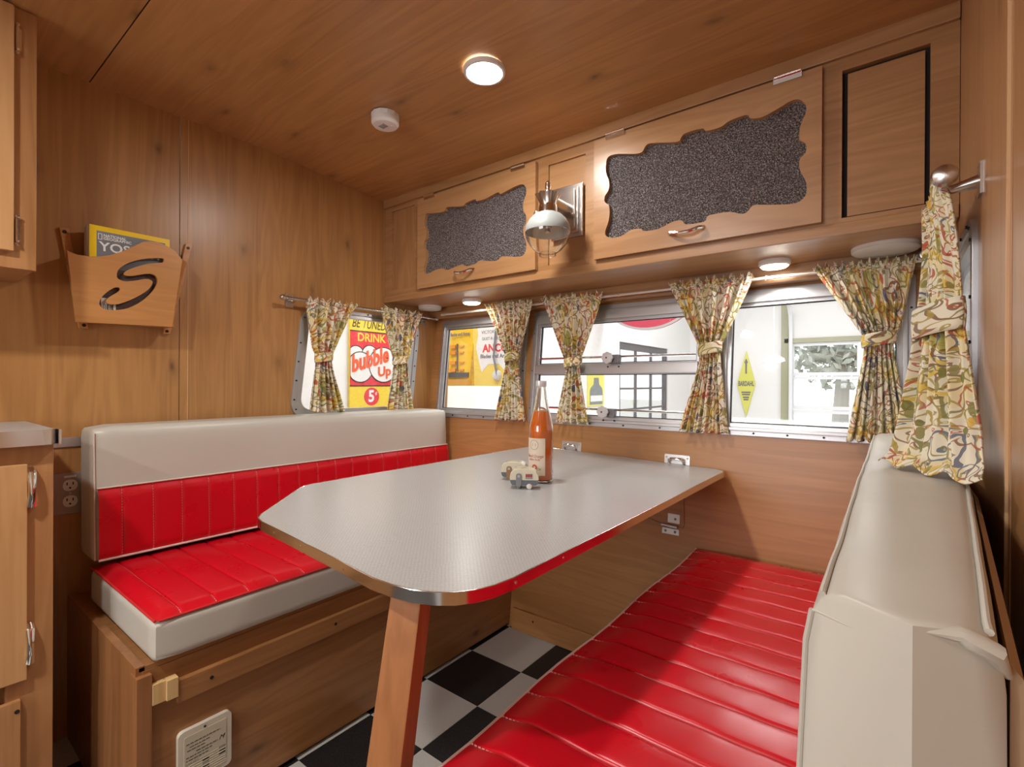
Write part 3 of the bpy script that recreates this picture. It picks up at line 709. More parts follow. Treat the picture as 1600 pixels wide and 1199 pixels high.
stitches(rs, [st3(.40+.0765*k, 0) for k in range(17)], thread_r, r=.0014)
obj('piping', MB().tube([(fr(0, t/40)+Vector((-.001, 0, -.001))) for t in range(41)], .0028, 8), piping_w, rs, smooth=True)
# right back cushion: wedge section lofted along the wall
rk = thing('back_cushion', 'white wedge-shaped backrest cushion standing along the right wall', 'cushion', (.03, 1.0, .476))
def rsec(y):
    k = min(1, max(0, (y-.375)/.6)); xb = .046+(.088-.046)*k
    pts = [(-.052, .489), (-.056, .56), (-.054, .66), (-.050, .76), (-.047, .83), (-.043, .855), (-.036, .868), (-.024, .8745), (.010, .8770), (.03, .8765)]
    pts += [(xb-.012, .8755), (xb-.003, .872), (xb+.003, .862), (xb+.005, .84), (xb+.006, .74), (xb+.006, .62), (xb+.005, .54), (xb+.002, .489), (.010, .489)]
    return pts
secs = []
ylist = [(.358, .955, 0), (.360, .982, 0), (.366, 1, 0), (.380, 1, 0)]+[(.40+.04*i, 1, 0) for i in range(32)]+[(1.655, .985, -.001), (1.664, .94, -.004), (1.668, .86, -.012)]
mb = MB(); ns = len(rsec(1)); vs = []
for y, sc, dz in ylist:
    pts = rsec(y); cxm = sum(p[0] for p in pts)/ns; czm = .68
    wob = .003*math.sin(y*9)+.0015*math.sin(y*31)
    for i, (x, z) in enumerate(pts):
        hump = .004*math.sin(math.pi*min(1, max(0, (y-.36)/1.3)))*(1 if 7 <= i <= 10 else 0)
        ye = .052*(.010-x)/.066 if x < .010 else .020*(x-.010)/.04
        y_ = y+(ye if y < 1 else 0)*max(0, 1-(y-.358)/.16)
        vs.append((cxm+(x-cxm)*(1-(1-sc)*.30), y_, czm+(z-czm)*(1-(1-sc)*.16)+(wob if 5 <= i <= 12 else 0)+hump))
fs = [(i*ns+j, i*ns+(j+1) % ns, (i+1)*ns+(j+1) % ns, (i+1)*ns+j) for i in range(len(ylist)-1) for j in range(ns)]
fs += [tuple([ns-1]+list(range(0, 9))), tuple(range(8, ns)), tuple((len(ylist)-1)*ns+j for j in range(ns))]
mb.add(vs, fs); obj('cover', mb, white_v, rk, smooth=True, ang=50)
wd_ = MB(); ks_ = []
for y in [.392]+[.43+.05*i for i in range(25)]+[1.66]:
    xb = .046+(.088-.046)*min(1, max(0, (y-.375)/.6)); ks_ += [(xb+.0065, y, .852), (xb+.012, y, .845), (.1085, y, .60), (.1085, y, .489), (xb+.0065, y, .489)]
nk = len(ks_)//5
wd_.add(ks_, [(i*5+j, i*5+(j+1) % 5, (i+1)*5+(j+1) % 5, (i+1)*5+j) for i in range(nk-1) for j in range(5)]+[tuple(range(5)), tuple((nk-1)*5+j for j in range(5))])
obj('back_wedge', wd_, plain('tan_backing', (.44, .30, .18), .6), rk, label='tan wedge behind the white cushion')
V = lambda i, j: Vector(vs[i*ns+j])
pp = MB(); pp.tube([V(i, 6)+Vector((-.001, 0, .001)) for i in range(1, len(ylist)-2)], .0020, 8); pp.tube([V(i, 11)+Vector((.001, 0, .001)) for i in range(2, len(ylist)-2)], .0022, 8)
pp.tube([V(1, j)+Vector((-.0005, -.0012, 0)) for j in range(0, 6)], .0020, 8)
pp.tube([V(1, 5)+Vector((0, -.001, 0)), V(1, 5).lerp(V(1, 8), .55)+Vector((0, -.0004, -.010))], .0009, 8)
pp.tube([V(1, 8)+Vector((.006, .002, -.004)), V(1, 9)+Vector((0, -.001, -.003)), V(1, 10)+Vector((0, -.002, -.004)), V(1, 11)+Vector((.002, -.003, -.006)), V(2, 12)+Vector((.003, .0, -.012))], [.001, .0045, .0055, .006, .002], 10)
obj('piping', pp, white_v, rk, smooth=True)
def fk(s, t):
    y = .372+1.285*t; z = .492+.20*s; e = min(z-.492, .692-z); rnd = sm(min(1, max(0, e/.02)))
    return Vector((-.0555-.008*(.2+.8*rnd)-ribs(y-.40, .0765, .005), y, z))
obj('back_panel', MB().grid(14, 200, fk), red_v, rk, smooth=True, ang=180, label='red vinyl lower panel with sewn channels')

# ------------------------------------------------------------------ table
TN = Vector((.0245, 0, 1)); TD = .7285-.0245*.44
def tz(x): return TD-.0245*x
tpts = [(-.424, 1.600), (-.422, 1.652), (-.430, 1.678), (-.458, 1.692), (-1.150, 1.692), (-1.176, 1.680), (-1.184, 1.65), (-1.182, .690), (-1.176, .668), (-1.160, .645), (-1.006, .478), (-.985, .463), (-.955, .456), (-.690, .441), (-.585, .433), (-.545, .436), (-.510, .443), (-.482, .457), (-.460, .475), (-.445, .498), (-.435, .527), (-.430, .565)]
tbl = thing('dinette_table', 'grey-white laminate dinette table with a metal edge band and one wooden leg', 'table', (-.8, 1.05, 0))
def FT(a, b, w): return Vector((a, b, tz(a)+w))
def inset(pts, d):
    n = len(pts); out = []
    for i in range(n):
        p0, p1, p2 = Vector(pts[i-1]), Vector(pts[i]), Vector(pts[(i+1) % n])
        t = ((p1-p0).normalized()+(p2-p1).normalized()).normalized(); out.append((p1.x-t.y*d, p1.y+t.x*d))
    return out
ar = sum(tpts[i][0]*tpts[(i+1) % len(tpts)][1]-tpts[(i+1) % len(tpts)][0]*tpts[i][1] for i in range(len(tpts)))
sgn = 1 if ar > 0 else -1
tin = inset(tpts, .0025*sgn)
obj('table_top', MB().plate(tin, [], -.0165, -.0002, FT), lam, tbl)
obj('edge_band', MB().plate(tpts, [tin], -.0175, .0006, FT), trim_alu, tbl, bev=.0004, seg=1)
for x, y in ((-.4295, .57), (-.4295, .70), (-.4295, .84), (-.4295, .98), (-.4295, 1.13), (-.4295, 1.28), (-.4295, 1.42), (-.4295, 1.55)):
    obj('band_screw', MB().lathe([(0, .0014), (.0024, .0008), (.0028, 0)], (x, y, tz(x)-.0085), 8, lambda v: Vector((v.z, v.x, v.y))), chrome, tbl, smooth=True)
for x, y in ((-.80, .4475), (-.90, .4535), (-.66, .439)):
    obj('band_screw', MB().lathe([(0, .0014), (.0024, .0008), (.0028, 0)], (x, y, tz(x)-.0085), 8, lambda v: Vector((v.x, -v.z, v.y))), chrome, tbl, smooth=True)
# the leg: a flat tapered board leaning in towards the floor
def legp(a, b, z):
    k = (.706-z)/.706; w = 1+.24*k
    ca_, sa_ = math.cos(.30), math.sin(.30)
    return Vector((-.553+(a*ca_-b*sa_)*w, .482+(a*sa_+b*ca_)*w-.120*k, z))
obj('leg', MB().box(-.0255, .0255, -.017, .017, 0, .706, legp), wleg, tbl, bev=.003)
# chrome hinge plates on the back wall
for u, v, lbl in ((893, 697, 'left-hand chrome hinge plate on the back wall behind the bottle'), (1058, 719, 'right-hand chrome hinge plate on the back wall behind the table')):
    p = onpl(u, v, (0, 1, -.11), 1.62); t = thing('table_bracket', lbl, 'bracket', (p.x, YB(p.z), p.z-.02), 'table hinge plates')
    obj('plate', MB().plate(rrect(p.x-.044, p.x+.044, p.z-.026, p.z+.018, .005, 3), [], 0, .003, FB), plain('hinge_steel', (.62, .62, .62), .28, 1), t, bev=.001)
    lpz = p.z-.001
    obj('loop', MB().tube([FB(p.x-.026, lpz-.012, .003), FB(p.x-.024, lpz+.002, .014), FB(p.x-.016, lpz+.006, .018), FB(p.x+.016, lpz+.006, .018), FB(p.x+.024, lpz+.002, .014), FB(p.x+.026, lpz-.012, .003)], .0048, 10), chrome, t, smooth=True)
    for dx in (-.036, .036): obj('screw', MB().cyl(FB(p.x+dx, p.z+.008, .003), FB(p.x+dx, p.z+.008, .0042), .0035, n=8), chrome, t)
# latch and hook-up hardware under the table
p = onpl(1050, 815, (0, 1, -.11), 1.62)
ht = thing('wall_latch', 'small steel latch plates with a thin cable on the back wall under the table', 'latch', p)
steel = plain('galvanised', (.62, .60, .58), .4, .7)
obj('upper_plate', MB().plate(rect(p.x-.014, p.x+.027, p.z-.004, p.z+.026), [], 0, .003, FB), steel, ht)
obj('barrel', MB().tube([FB(p.x-.034, p.z-.014, .008), FB(p.x+.022, p.z-.016, .008)], .0065, 10), steel, ht, smooth=True)
obj('lower_plate', MB().plate(rect(p.x-.032, p.x+.026, p.z-.043, p.z-.024), [], 0, .003, FB), steel, ht)
for dx, dz in ((-.02, -.033), (.013, -.033), (.012, .010)): obj('screw', MB().cyl(FB(p.x+dx, p.z+dz, .003), FB(p.x+dx, p.z+dz, .0045), .0045, n=8), plain('screw_grey', (.2, .2, .2), .4, .8), ht)
obj('cable', MB().tube([FB(p.x-.115, p.z+.0, .006), FB(p.x-.06, p.z-.008, .006), FB(p.x-.034, p.z-.014, .006)], .0022, 6), plain('cable_tan', (.48, .30, .18), .5), ht, smooth=True)
obj('cable', MB().tube([FB(p.x+.022, p.z-.016, .006), FB(p.x+.036, p.z-.016, .006), FB(p.x+.041, p.z-.006, .006), FB(p.x+.037, p.z+.06, .006), FB(p.x+.035, p.z+.12, .006)], .0022, 6), plain('cable_tan', (.48, .30, .18), .5), ht, smooth=True)

# ------------------------------------------------------------------ bottle
B = Vector((-.771, 1.135, tz(-.771)))
bt = thing('soda_bottle', 'glass bottle of orange soda with a paper label standing on the table', 'bottle', B)
prof = [(0, .004), (.026, .001), (.032, .003), (.0338, .010), (.0338, .138), (.0325, .155), (.0292, .172), (.0222, .200), (.0165, .230), (.0128, .256), (.0125, .262), (.0138, .2635), (.0138, .268), (.0122, .269), (.0118, .275), (.0112, .275)]
prof_in = [(.0098, .275), (.0098, .262), (.0105, .256), (.0142, .230), (.0200, .200), (.0272, .172), (.0307, .155), (.0320, .138), (.0320, .012), (.030, .006), (0, .006)]
obj('glass_body', MB().lathe(prof+prof_in, B, 48), clear_m, bt, smooth=True)
soda = plain('orange_soda', (.95, .20, .006), .2, 0, spec=.3)
obj('soda', MB().lathe([(0, .007), (.030, .0075), (.0317, .014), (.0317, .138), (.0304, .155), (.0269, .172), (.0214, .192), (.0210, .194), (0, .194)], B, 48), soda, bt, smooth=True)
obj('foam_line', MB().lathe([(.0209, .1942), (.0203, .1975), (0, .1976)], B, 32), plain('soda_foam', (.85, .50, .22), .5), bt, smooth=True)
obj('cap', MB().lathe([(.0142, .262), (.0146, .264), (.0146, .276), (.0135, .2785), (0, .279)], B, 36, None, lambda t, z: .03*math.cos(20*t)), plain('cap_silver', (.66, .66, .67), .35, .3), bt, smooth=True)
vdir = math.atan2(-B.y, -B.x)                                         # towards the seat the label faces
def wrap(r, mid): 
    return lambda x, y, z: B+Vector(((r+z)*math.cos(mid+x/r), (r+z)*math.sin(mid+x/r), .07+y))
mid = vdir-math.radians(34)
lm = MB(); 
lm.grid(24, 4, lambda s, t: wrap(.0341, mid)((s-.5)*.064, -.049+t*.101, 0)); lm.grid(24, 4, lambda s, t: wrap(.0345, mid)((s-.5)*.064, -.049+t*.101, 0))
obj('paper_label', lm, plain('label_paper', (.72, .63, .50), .6), bt, smooth=True, label='cream paper label')
inkr = plain('ink_red', (.40, .03, .03), .6); inkb = plain('ink_brown', (.30, .22, .18), .6)
text('printed_name', 'Blood Orange', .0118, B, (1, 0, 0), (0, 1, 0), inkr, bt, .0001, shear=.35, sx=.80, bend=lambda x, y, z: wrap(.0347, mid)(x, y+.003, z))
text('printed_line', 'Italian Soda', .0085, B, (1, 0, 0), (0, 1, 0), inkr, bt, .0001, shear=.25, sx=.9, bend=lambda x, y, z: wrap(.0347, mid)(x, y-.006, z))
for dz_ in (.0365, .034, .0315): obj('printed_line', MB().plate(rect(-.006, .006, dz_-.0006, dz_+.0006), [], 0, .0002, lambda a, b, w: wrap(.0346, mid)(a, b, w)), inkb, bt)
mb = MB().plate(circ(0, 0, .0135, 28), [circ(0, 0, .0125, 28)], 0, .0002, lambda a, b, w: wrap(.0346, mid)(a, b+.034, w)); obj('printed_ring', mb, inkb, bt)
mb = MB().plate(circ(0, 0, .0085, 24), [circ(0, 0, .0066, 24)], 0, .0002, lambda a, b, w: wrap(.0346, mid)(a+.002, b-.027, w)); obj('printed_rind', mb, plain('ink_orange', (.75, .22, .10), .6), bt)
mb = MB().plate(circ(0, 0, .0066, 24), [], 0, .0003, lambda a, b, w: wrap(.0346, mid)(a+.002, b-.027, w)); obj('printed_slice', mb, inkr, bt)
mb = MB().plate(circ(0, 0, .007, 16, .0026), [], 0, .0002, lambda a, b, w: wrap(.0346, mid)(a+.013, b-.032, w)); obj('printed_leaf', mb, plain('ink_green', (.12, .10, .03), .6), bt)

# ------------------------------------------------------------------ two toy trailer shakers
def shaker(P, yaw, label, door_m, win_m, s=1.0):
    t = thing('trailer_shaker', label, 'shaker', P)
    ca, sa = math.cos(yaw), math.sin(yaw)
    def T(x, y, z): return Vector((P.x+(x*ca-y*sa)*s, P.y+(x*sa+y*ca)*s, P.z+z*s))
    up = [(-.036, .022), (-.0365, .030), (-.034, .041), (-.028, .048), (-.015, .0515), (.005, .052), (.020, .050), (.031, .044), (.037, .034), (.0385, .026), (.038, .022)]
    lw = [(-.036, .022), (.038, .022), (.036, .014), (.032, .009), (-.030, .009), (-.034, .014)]
    f = lambda a, b, w: T(a, w, b)
    obj('upper_body', MB().plate(up, [], -.019, .019, f), plain('glaze_cream', (.66, .62, .48), .15, coat=.5), t, bev=.004, seg=3)
    obj('lower_body', MB().plate(lw, [], -.0195, .0195, f), plain('glaze_slate', (.12, .14, .16), .15, coat=.5), t, bev=.002)
    obj('door', MB().plate(rrect(-.020, -.006, .006, .040, .006, 4), [], .019, .0215, lambda a, b, w: T(a, -w, b)), door_m, t, bev=.001)
    obj('door_window', MB().plate(circ(-.013, .033, .0035, 16), [], .0214, .022, lambda a, b, w: T(a, -w, b)), plain('glaze_pale', (.45, .46, .46), .15), t)
    wf = obj('window', MB().plate(rect(.004, .022, .026, .039), [], .0188, .0204, lambda a, b, w: T(a, -w, b)), plain('glaze_grey', (.30, .31, .31), .2), t)
    for k in range(3): obj('curtain', MB().plate(rect(.0055+k*.0055, .0095+k*.0055, .031, .038), [], .0203, .0209, lambda a, b, w: T(a, -w, b)), win_m, wf)
    for sgn_ in (-1, 1):
        obj('wheel', MB().lathe([(0, 0), (.0065, 0), (.007, .002), (.007, .006), (.0045, .0075), (0, .0078)], (0, 0, 0), 20, lambda v: T(v.x+.014, sgn_*(.0145+v.z), .007+v.y)), plain('glaze_white', (.72, .71, .66), .2), t, smooth=True)
        obj('foot', MB().lathe([(0, 0), (.005, 0), (.006, .004), (.005, .012)], (0, 0, 0), 12, lambda v: T(v.x-.013, v.y+sgn_*.012, v.z)), plain('glaze_slate2', (.20, .21, .22), .2), t, smooth=True)
    return t
P1 = onpl(819, 762, TN, TD); P1.z = tz(P1.x); P2 = onpl(808, 753, TN, TD); P2.z = tz(P2.x)
d_g = plain('glaze_door', (.22, .23, .24), .15); d_b = plain('glaze_brown', (.30, .17, .09), .2); w_r = plain('glaze_red', (.42, .03, .03), .2); w_t = plain('glaze_tan', (.4, .3, .2), .2)
shaker(P1, math.radians(33), 'toy trailer salt shaker with a grey door, the nearer of the pair beside the bottle', d_g, w_r, 1.0)
shaker(P2+Vector((-.025, .022, 0)), math.radians(28), 'toy trailer pepper shaker with a brown door, half hidden behind its twin', d_b, w_t, 1.0)

# ------------------------------------------------------------------ curtains and rods
def interp(rows, t):
    for (t0, a), (t1, b) in zip(rows, rows[1:]):
        if t <= t1:
            k = (t-t0)/(t1-t0) if t1 > t0 else 0; k2 = .45*k+.55*sm(k)
            return tuple((Vector(x).lerp(Vector(y), k2) if not isinstance(x, (int, float)) else x+(y-x)*k2) for x, y in zip(a, b))
    return rows[-1][1]
def curtain(label, rows, nrm, folds, seed, tie_t, tie_r, width=.42, group='floral curtains', tie_h=.036):
    """rows: (t, (left point, right point, fold depth))"""
    rr = random.Random(seed); nrm = Vector(nrm).normalized()
    ph = [rr.uniform(0, 6.28) for _ in range(6)]; jit = [rr.uniform(-.5, .5) for _ in range(64)]
    L0, R0, _ = rows[0][1]; top = (Vector(L0)+Vector(R0))/2; org = top.copy()
    t = thing('curtain', label, 'curtain', org, group)
    H = (Vector(rows[0][1][0])-Vector(rows[-1][1][0])).length
    def fn(s, v):
        Lp, Rp, a = interp(rows, v); p = Lp.lerp(Rp, s)
        w = math.sin(2*math.pi*folds*s+ph[0]+1.1*math.sin(3.1*s*2+ph[1])+.5*math.sin(v*3+ph[2]))
        w += .45*math.sin(2*math.pi*folds*2.1*s+ph[3]+1.2*v)
        p = p+nrm*(a*w)
        p = p+nrm*(.012*max(0, 1-v/.22)+.0035*max(0, 1-v/.3)*math.sin(2*math.pi*folds*4.3*s+ph[1]+2*v))
        head = max(0, 1-v/.10)
        if head > 0:
            p = p+nrm*(.006*head*math.sin(2*math.pi*folds*2.6*s+ph[4]))+Vector((0, 0, .008*head*math.sin(2*math.pi*folds*1.7*s+ph[5])+.004*head*math.sin(2*math.pi*folds*5.3*s)))
        if v > .9: p = p+Vector((0, 0, .005*math.sin(2*math.pi*folds*.8*s+ph[2])*(v-.9)/.1))
        return p
    mb = MB(); wid = lambda v: (lambda q: (q[1]-q[0]).length)(interp(rows, v))
    mb.grid(150, 70, fn, lambda s, v: ((s-.5)*(wid(v)*1.25+.05), v*H))
    o = obj('cloth', mb, floral, t, smooth=True, ang=180)
    md = o.modifiers.new('thick', 'SOLIDIFY'); md.thickness = .0014; md.offset = 0
    Lp, Rp, a = interp(rows, tie_t); c = (Lp+Rp)/2; ax = (Rp-Lp).normalized(); hwid = (Rp-Lp).length/2+.006
    tb_ = MB()
    def ft(s, v):
        th = 2*math.pi*s; z = (v-.5)*tie_h
        return c+ax*(hwid*(1+.06*math.sin(v*3.14))*math.cos(th))+nrm*(tie_r*math.sin(th))+Vector((0, 0, z+.006*math.cos(th)))
    tb_.grid(40, 6, ft, lambda s, v: (s*.14+3.3, v*tie_h+seed*.37))
    o2 = obj('tie_band', tb_, floral, t, smooth=True, ang=180)
    md = o2.modifiers.new('thick', 'SOLIDIFY'); md.thickness = .0016; md.offset = 0
    return t
YC = 1.682
def cb(label, tl, tr, tc_, tw, bl, br, seed, folds=7):
    f = lambda u, v: ony(u, v, YC)
    tie = f(*tc_); a = f(*tl); b = f(*tr); c = f(*bl); d = f(*br)
    dv = Vector((tw/2, 0, 0)); ztie = (a.z-tie.z)/(a.z-c.z)
    rows = [(0, (a, b, .005)), (.12, (a.lerp(tie-dv, .10), b.lerp(tie+dv, .10), .006)), (ztie-.07, (tie-dv*1.5+Vector((0, 0, .03)), tie+dv*1.5+Vector((0, 0, .03)), .008)), (ztie, (tie-dv, tie+dv, .007)), (ztie+.10, (tie-dv*1.1-Vector((0, 0, .045)), tie+dv*1.1-Vector((0, 0, .045)), .008)), (1, (c, d, .011))]
    return curtain(label, rows, (0, -1, 0), folds, seed, ztie, .024)
cb('floral tied curtain at the right side of the left-hand back window', (760, 478), (836, 470), (800, 558), .058, (775, 655), (820, 658), 3, 8)
cb('floral tied curtain at the left side of the middle back window', (848, 466), (945, 458), (895, 566), .062, (868, 660), (920, 662), 11, 5)
cb('floral tied curtain at the right side of the middle back window', (1045, 444), (1179, 430), (1109, 545), .060, (1061, 673), (1137, 678), 23, 6)
cb('floral tied curtain at the right side of the right-hand back window', (1270, 419), (1433, 403), (1373, 530), .062, (1322, 688), (1428, 692), 37, 7)
XC = -1.803
def cl(label, tl, tr, tc_, tw, bl, br, seed):
    f = lambda u, v: onx(u, v, XC)
    tie = f(*tc_); a = f(*tl); b = f(*tr); c = f(*bl); d = f(*br); dv = Vector((0, tw/2, 0)); ztie = (a.z-tie.z)/(a.z-c.z)
    rows = [(0, (a, b, .007)), (.12, (a.lerp(tie-dv, .10), b.lerp(tie+dv, .10), .009)), (ztie-.07, (tie-dv*1.5+Vector((0, 0, .03)), tie+dv*1.5+Vector((0, 0, .03)), .011)), (ztie, (tie-dv, tie+dv, .011)), (ztie+.10, (tie-dv*1.1-Vector((0, 0, .045)), tie+dv*1.1-Vector((0, 0, .045)), .012)), (1, (c, d, .013))]
    return curtain(label, rows, (1, 0, 0), 5, seed, ztie, .02)
cl('floral tied curtain nearer the camera on the left wall window', (477, 466), (555, 478), (506, 558), .062, (484, 643), (537, 643), 41)
cl('floral tied curtain nearer the corner on the left wall window', (594, 481), (657, 491), (625, 563), .066, (605, 640), (643, 640), 53)
rowsR = [(0, ((.062, 1.385, 1.368), (.072, 1.095, 1.362), .007)), (.10, ((.060, 1.36, 1.325), (.075, 1.10, 1.318), .008)), (.36, ((.044, 1.245, 1.175), (.088, 1.120, 1.175), .008)), (.47, ((.037, 1.215, 1.125), (.090, 1.115, 1.125), .008)), (.60, ((.030, 1.18, 1.06), (.095, 1.09, 1.06), .009)), (.85, ((.010, 1.04, .945), (.094, .93, .945), .009)), (.94, ((-.005, .985, .900), (.090, .85, .905), .005)), (1, ((-.018, .965, .8905), (.084, .800, .893), .002))]
curtain('floral tied curtain on the right wall with its hem lying on the white backrest', rowsR, (-.65, -.65, 0), 4, 67, .47, .022, tie_h=.055)
rod_m = plain('rod_white_metal', (.72, .66, .58), .3, .5)
def hooks(t, pts):
    for p in pts:
        p = Vector(p); obj('hook', MB().tube([p+Vector((0, .030, .012)), p+Vector((0, .018, .010)), p+Vector((0, .004, .008)), p+Vector((0, -.006, .0)), p+Vector((0, 0, -.006))], .0022, 6), rod_m, t, smooth=True)
YR, ZR = 1.684, 1.336
rd = thing('curtain_rod', 'long thin curtain rod under the overhead cabinet across the back windows', 'curtain rod', (-.86, YR, ZR))
obj('rod', MB().tube([(-1.73, YR, ZR), (.06, YR, ZR)], .0052, 12), rod_m, rd, smooth=True)
hooks(rd, [(-1.71, YR, ZR), (-1.17, YR, ZR), (-.80, YR, ZR), (-.31, YR, ZR), (.045, YR, ZR)])
def side_rod(x, s, y0, y1, z, label, mat, big):
    t = thing('curtain_rod', label, 'curtain rod', (x, (y0+y1)/2, z))
    obj('rod', MB().tube([(x, y0, z), (x, y1, z)], .0058 if not big else .007, 12), mat, t, smooth=True)
    for y, d in ((y0, -1), (y1, 1)):
        k = 1.75 if big else 1
        obj('finial', MB().lathe([(0, 0), (.006*k, .001), (.0075*k, .005), (.005*k, .009), (.0085*k, .012), (.0105*k, .019), (.009*k, .026), (.004*k, .030), (0, .0305)], (0, 0, 0), 24, lambda v: Vector((x+v.x, y+d*v.z, z+v.y))), nickel, t, smooth=True)
    for y in (y0+.03, y1-.03):
        xw = XL if s > 0 else XR
        bmx = MB().tube([(x, y, z-.004), (x-s*.012, y, z-.010), (xw+s*.004, y, z-.004)], [.006, .0075, .011] if big else [.004, .004, .006], 12)
        bmx.box(xw, xw+s*.004, y-.016, y+.016, z-.028, z+.024); obj('bracket', bmx, nickel, t, smooth=True)
    return t
side_rod(XC+.002, 1, .955, 1.70, 1.325, 'metal curtain rod over the left wall window', nickel, False)
side_rod(.066, -1, 1.075, 1.66, 1.347, 'metal curtain rod with a large ball finial over the right wall window', nickel, True)

# ------------------------------------------------------------------ magazine rack on the left wall
def zr(pts, x): return [(p.y, p.z) for p in (onx(80+a*.1585, 340+b*.1585, x) for a, b in pts)]
XK = -1.765
mr = thing('magazine_rack', 'wooden wall rack with a cut-out letter S on the left wall', 'rack', (XL, .46, 1.16))
ro = zr([(155, 322), (190, 340), (260, 365), (380, 382), (480, 383), (580, 370), (700, 335), (800, 290), (900, 240), (960, 232), (1060, 245), (1150, 285), (1220, 330), (1285, 405), (1293, 425), (1195, 1080), (245, 1030)], XK)
S_ = [(1095, 402), (1110, 420), (1095, 445), (1000, 450), (900, 470), (800, 500), (735, 530), (715, 555), (740, 575), (820, 575), (900, 560), (980, 555), (1030, 580), (1048, 630), (1020, 700), (960, 770), (870, 840), (770, 890), (660, 912), (560, 910), (500, 890), (475, 850), (490, 800), (540, 745), (620, 695), (665, 690), (680, 710), (650, 740), (580, 780), (545, 815), (550, 845), (600, 860), (680, 850), (780, 815), (880, 765), (960, 710), (1000, 650), (990, 620), (930, 605), (840, 620), (740, 630), (680, 615), (648, 585), (660, 520), (720, 470), (800, 435), (900, 410), (1000, 402)]
obj('front_panel', MB().plate(ro, [smoothloop(zr(S_, XK), 2)], -.010, 0, FX(XK)), wrack, mr, bev=.0012)
w_of = lambda u, v, x=XL: onx(u, v, x)
def quadbar(p, q, w, d):                                             # upright rail lying on the wall
    p, q = Vector(p), Vector(q)
    return MB().plate([(p[0]-w, p[1]), (q[0]-w, q[1]), (q[0]+w, q[1]), (p[0]+w, p[1])], [], 0, d, FX(XL))
yl0, yl1 = .3725, .329; yr0, yr1 = .577, .640
obj('rail', quadbar((yl0, 1.16), (yl1, 1.438), .010, .012), wrack, mr, bev=.0012)
obj('rail', quadbar((yr0, 1.16), (yr1, 1.462), .010, .012), wrack, mr, bev=.0012)
def side(y0, y1, f0, f1, zt):
    zb_ = 1.185
    vs = []
    for dy in (-.004, .004): vs += [(XL+.012, y0+dy, zb_), (XK-.010, f0+dy, zb_), (XK-.010, f1+dy, zt), (XL+.012, y1+dy, zt)]
    return MB().add(vs, [(0, 1, 2, 3), (4, 7, 6, 5), (0, 4, 5, 1), (1, 5, 6, 2), (2, 6, 7, 3), (3, 7, 4, 0)])
obj('side_panel', side(yl0-.003, yl1+.008, ro[-1][0]+.006, ro[0][0]+.006, 1.36), wrack, mr)
obj('side_panel', side(yr0, yr1-.012, ro[-2][0]-.008, ro[-3][0]-.008, 1.40), wrack, mr)
obj('bottom_panel', MB().box(XL+.006, XK-.006, .355, .575, 1.178, 1.187), wrack, mr)
for y, z in ((yl0, 1.169), (yl1+.001, 1.427), (yr0, 1.169), (yr1-.004, 1.448)): obj('screw', MB().cyl((XL+.0115, y, z), (XL+.0135, y, z), .0048, n=10), plain('screw_bronze', (.03, .018, .012), .4, .6), mr)
def picmat(name, stops, scale):
    m, nt, b = newmat(name); tc = N(nt, 'ShaderNodeTexCoord'); n = noise(nt, tc.outputs['Object'], scale, 6, .7, .6)
    r = ramp(nt, stops); nt.links.new(n.outputs[0], r.inputs[0]); nt.links.new(r.outputs[0], b.inputs['Base Color']); setp(b, rough=.3); return m
def FMx(x): return FX(x)
yellow = plain('cover_yellow', (.86, .58, .01), .3); wht = plain('print_white', (.82, .82, .80), .5)
mg = thing('magazine', 'yellow-bordered magazine with a grey cover photo at the front of the wall rack', 'magazine', (XK-.02, .47, 1.188), None)
my0, my1, mz0, mz1 = .372, .566, 1.190, 1.449
obj('pages', MB().box(XK-.024, XK-.0175, my0, my1, mz0, mz1), plain('paper', (.72, .70, .64), .7), mg)
obj('cover', MB().box(XK-.0175, XK-.0165, my0, my1, mz0, mz1), yellow, mg, label='yellow cover border')
obj('cover_sky', MB().box(XK-.0165, XK-.0162, my0+.016, my1-.012, 1.332, mz1-.014), picmat('cover_grey', [(.3, (.13, .15, .17)), (.6, (.20, .22, .24)), (.75, (.36, .37, .37))], 9), mg, label='grey sky of the cover photo')
obj('cover_rocks', MB().box(XK-.0165, XK-.0162, my0+.016, my1-.012, mz0+.001, 1.332), picmat('cover_rock', [(.3, (.02, .015, .02)), (.5, (.10, .06, .05)), (.62, (.06, .045, .08)), (.75, (.45, .36, .26))], 45), mg, label='dark rocky foot of the cover photo')
obj('barcode_patch', MB().box(XK-.0162, XK-.0159, .398, .432, 1.203, 1.246), wht, mg)
for k in range(7): obj('barcode_bar', MB().box(XK-.0159, XK-.0157, .404+k*.0035, .4056+k*.0035+.0005*(k % 3), 1.210, 1.230), black, mg)
EY, EZ = (0, 1, 0), (0, 0, 1)
text('printed_title', 'NATIONAL', .0105, (XK-.016, my0+.031, 1.424), EY, EZ, wht, mg, .0002, 'LEFT', bold=.0002)
text('printed_title', 'GEOGRAPHIC', .0105, (XK-.016, my0+.031, 1.4155), EY, EZ, wht, mg, .0002, 'LEFT', bold=.0002)
obj('printed_frame', MB().plate(rect(my0+.019, my0+.0285, 1.411, 1.428), [rect(my0+.0205, my0+.027, 1.4125, 1.4265)], 0, .0003, FX(XK-.0162)), wht, mg)
text('printed_heading', 'YOSEMITE', .036, (XK-.016, my0+.022, 1.391), EY, EZ, wht, mg, .0002, 'LEFT', sx=1.06, bold=.0006)
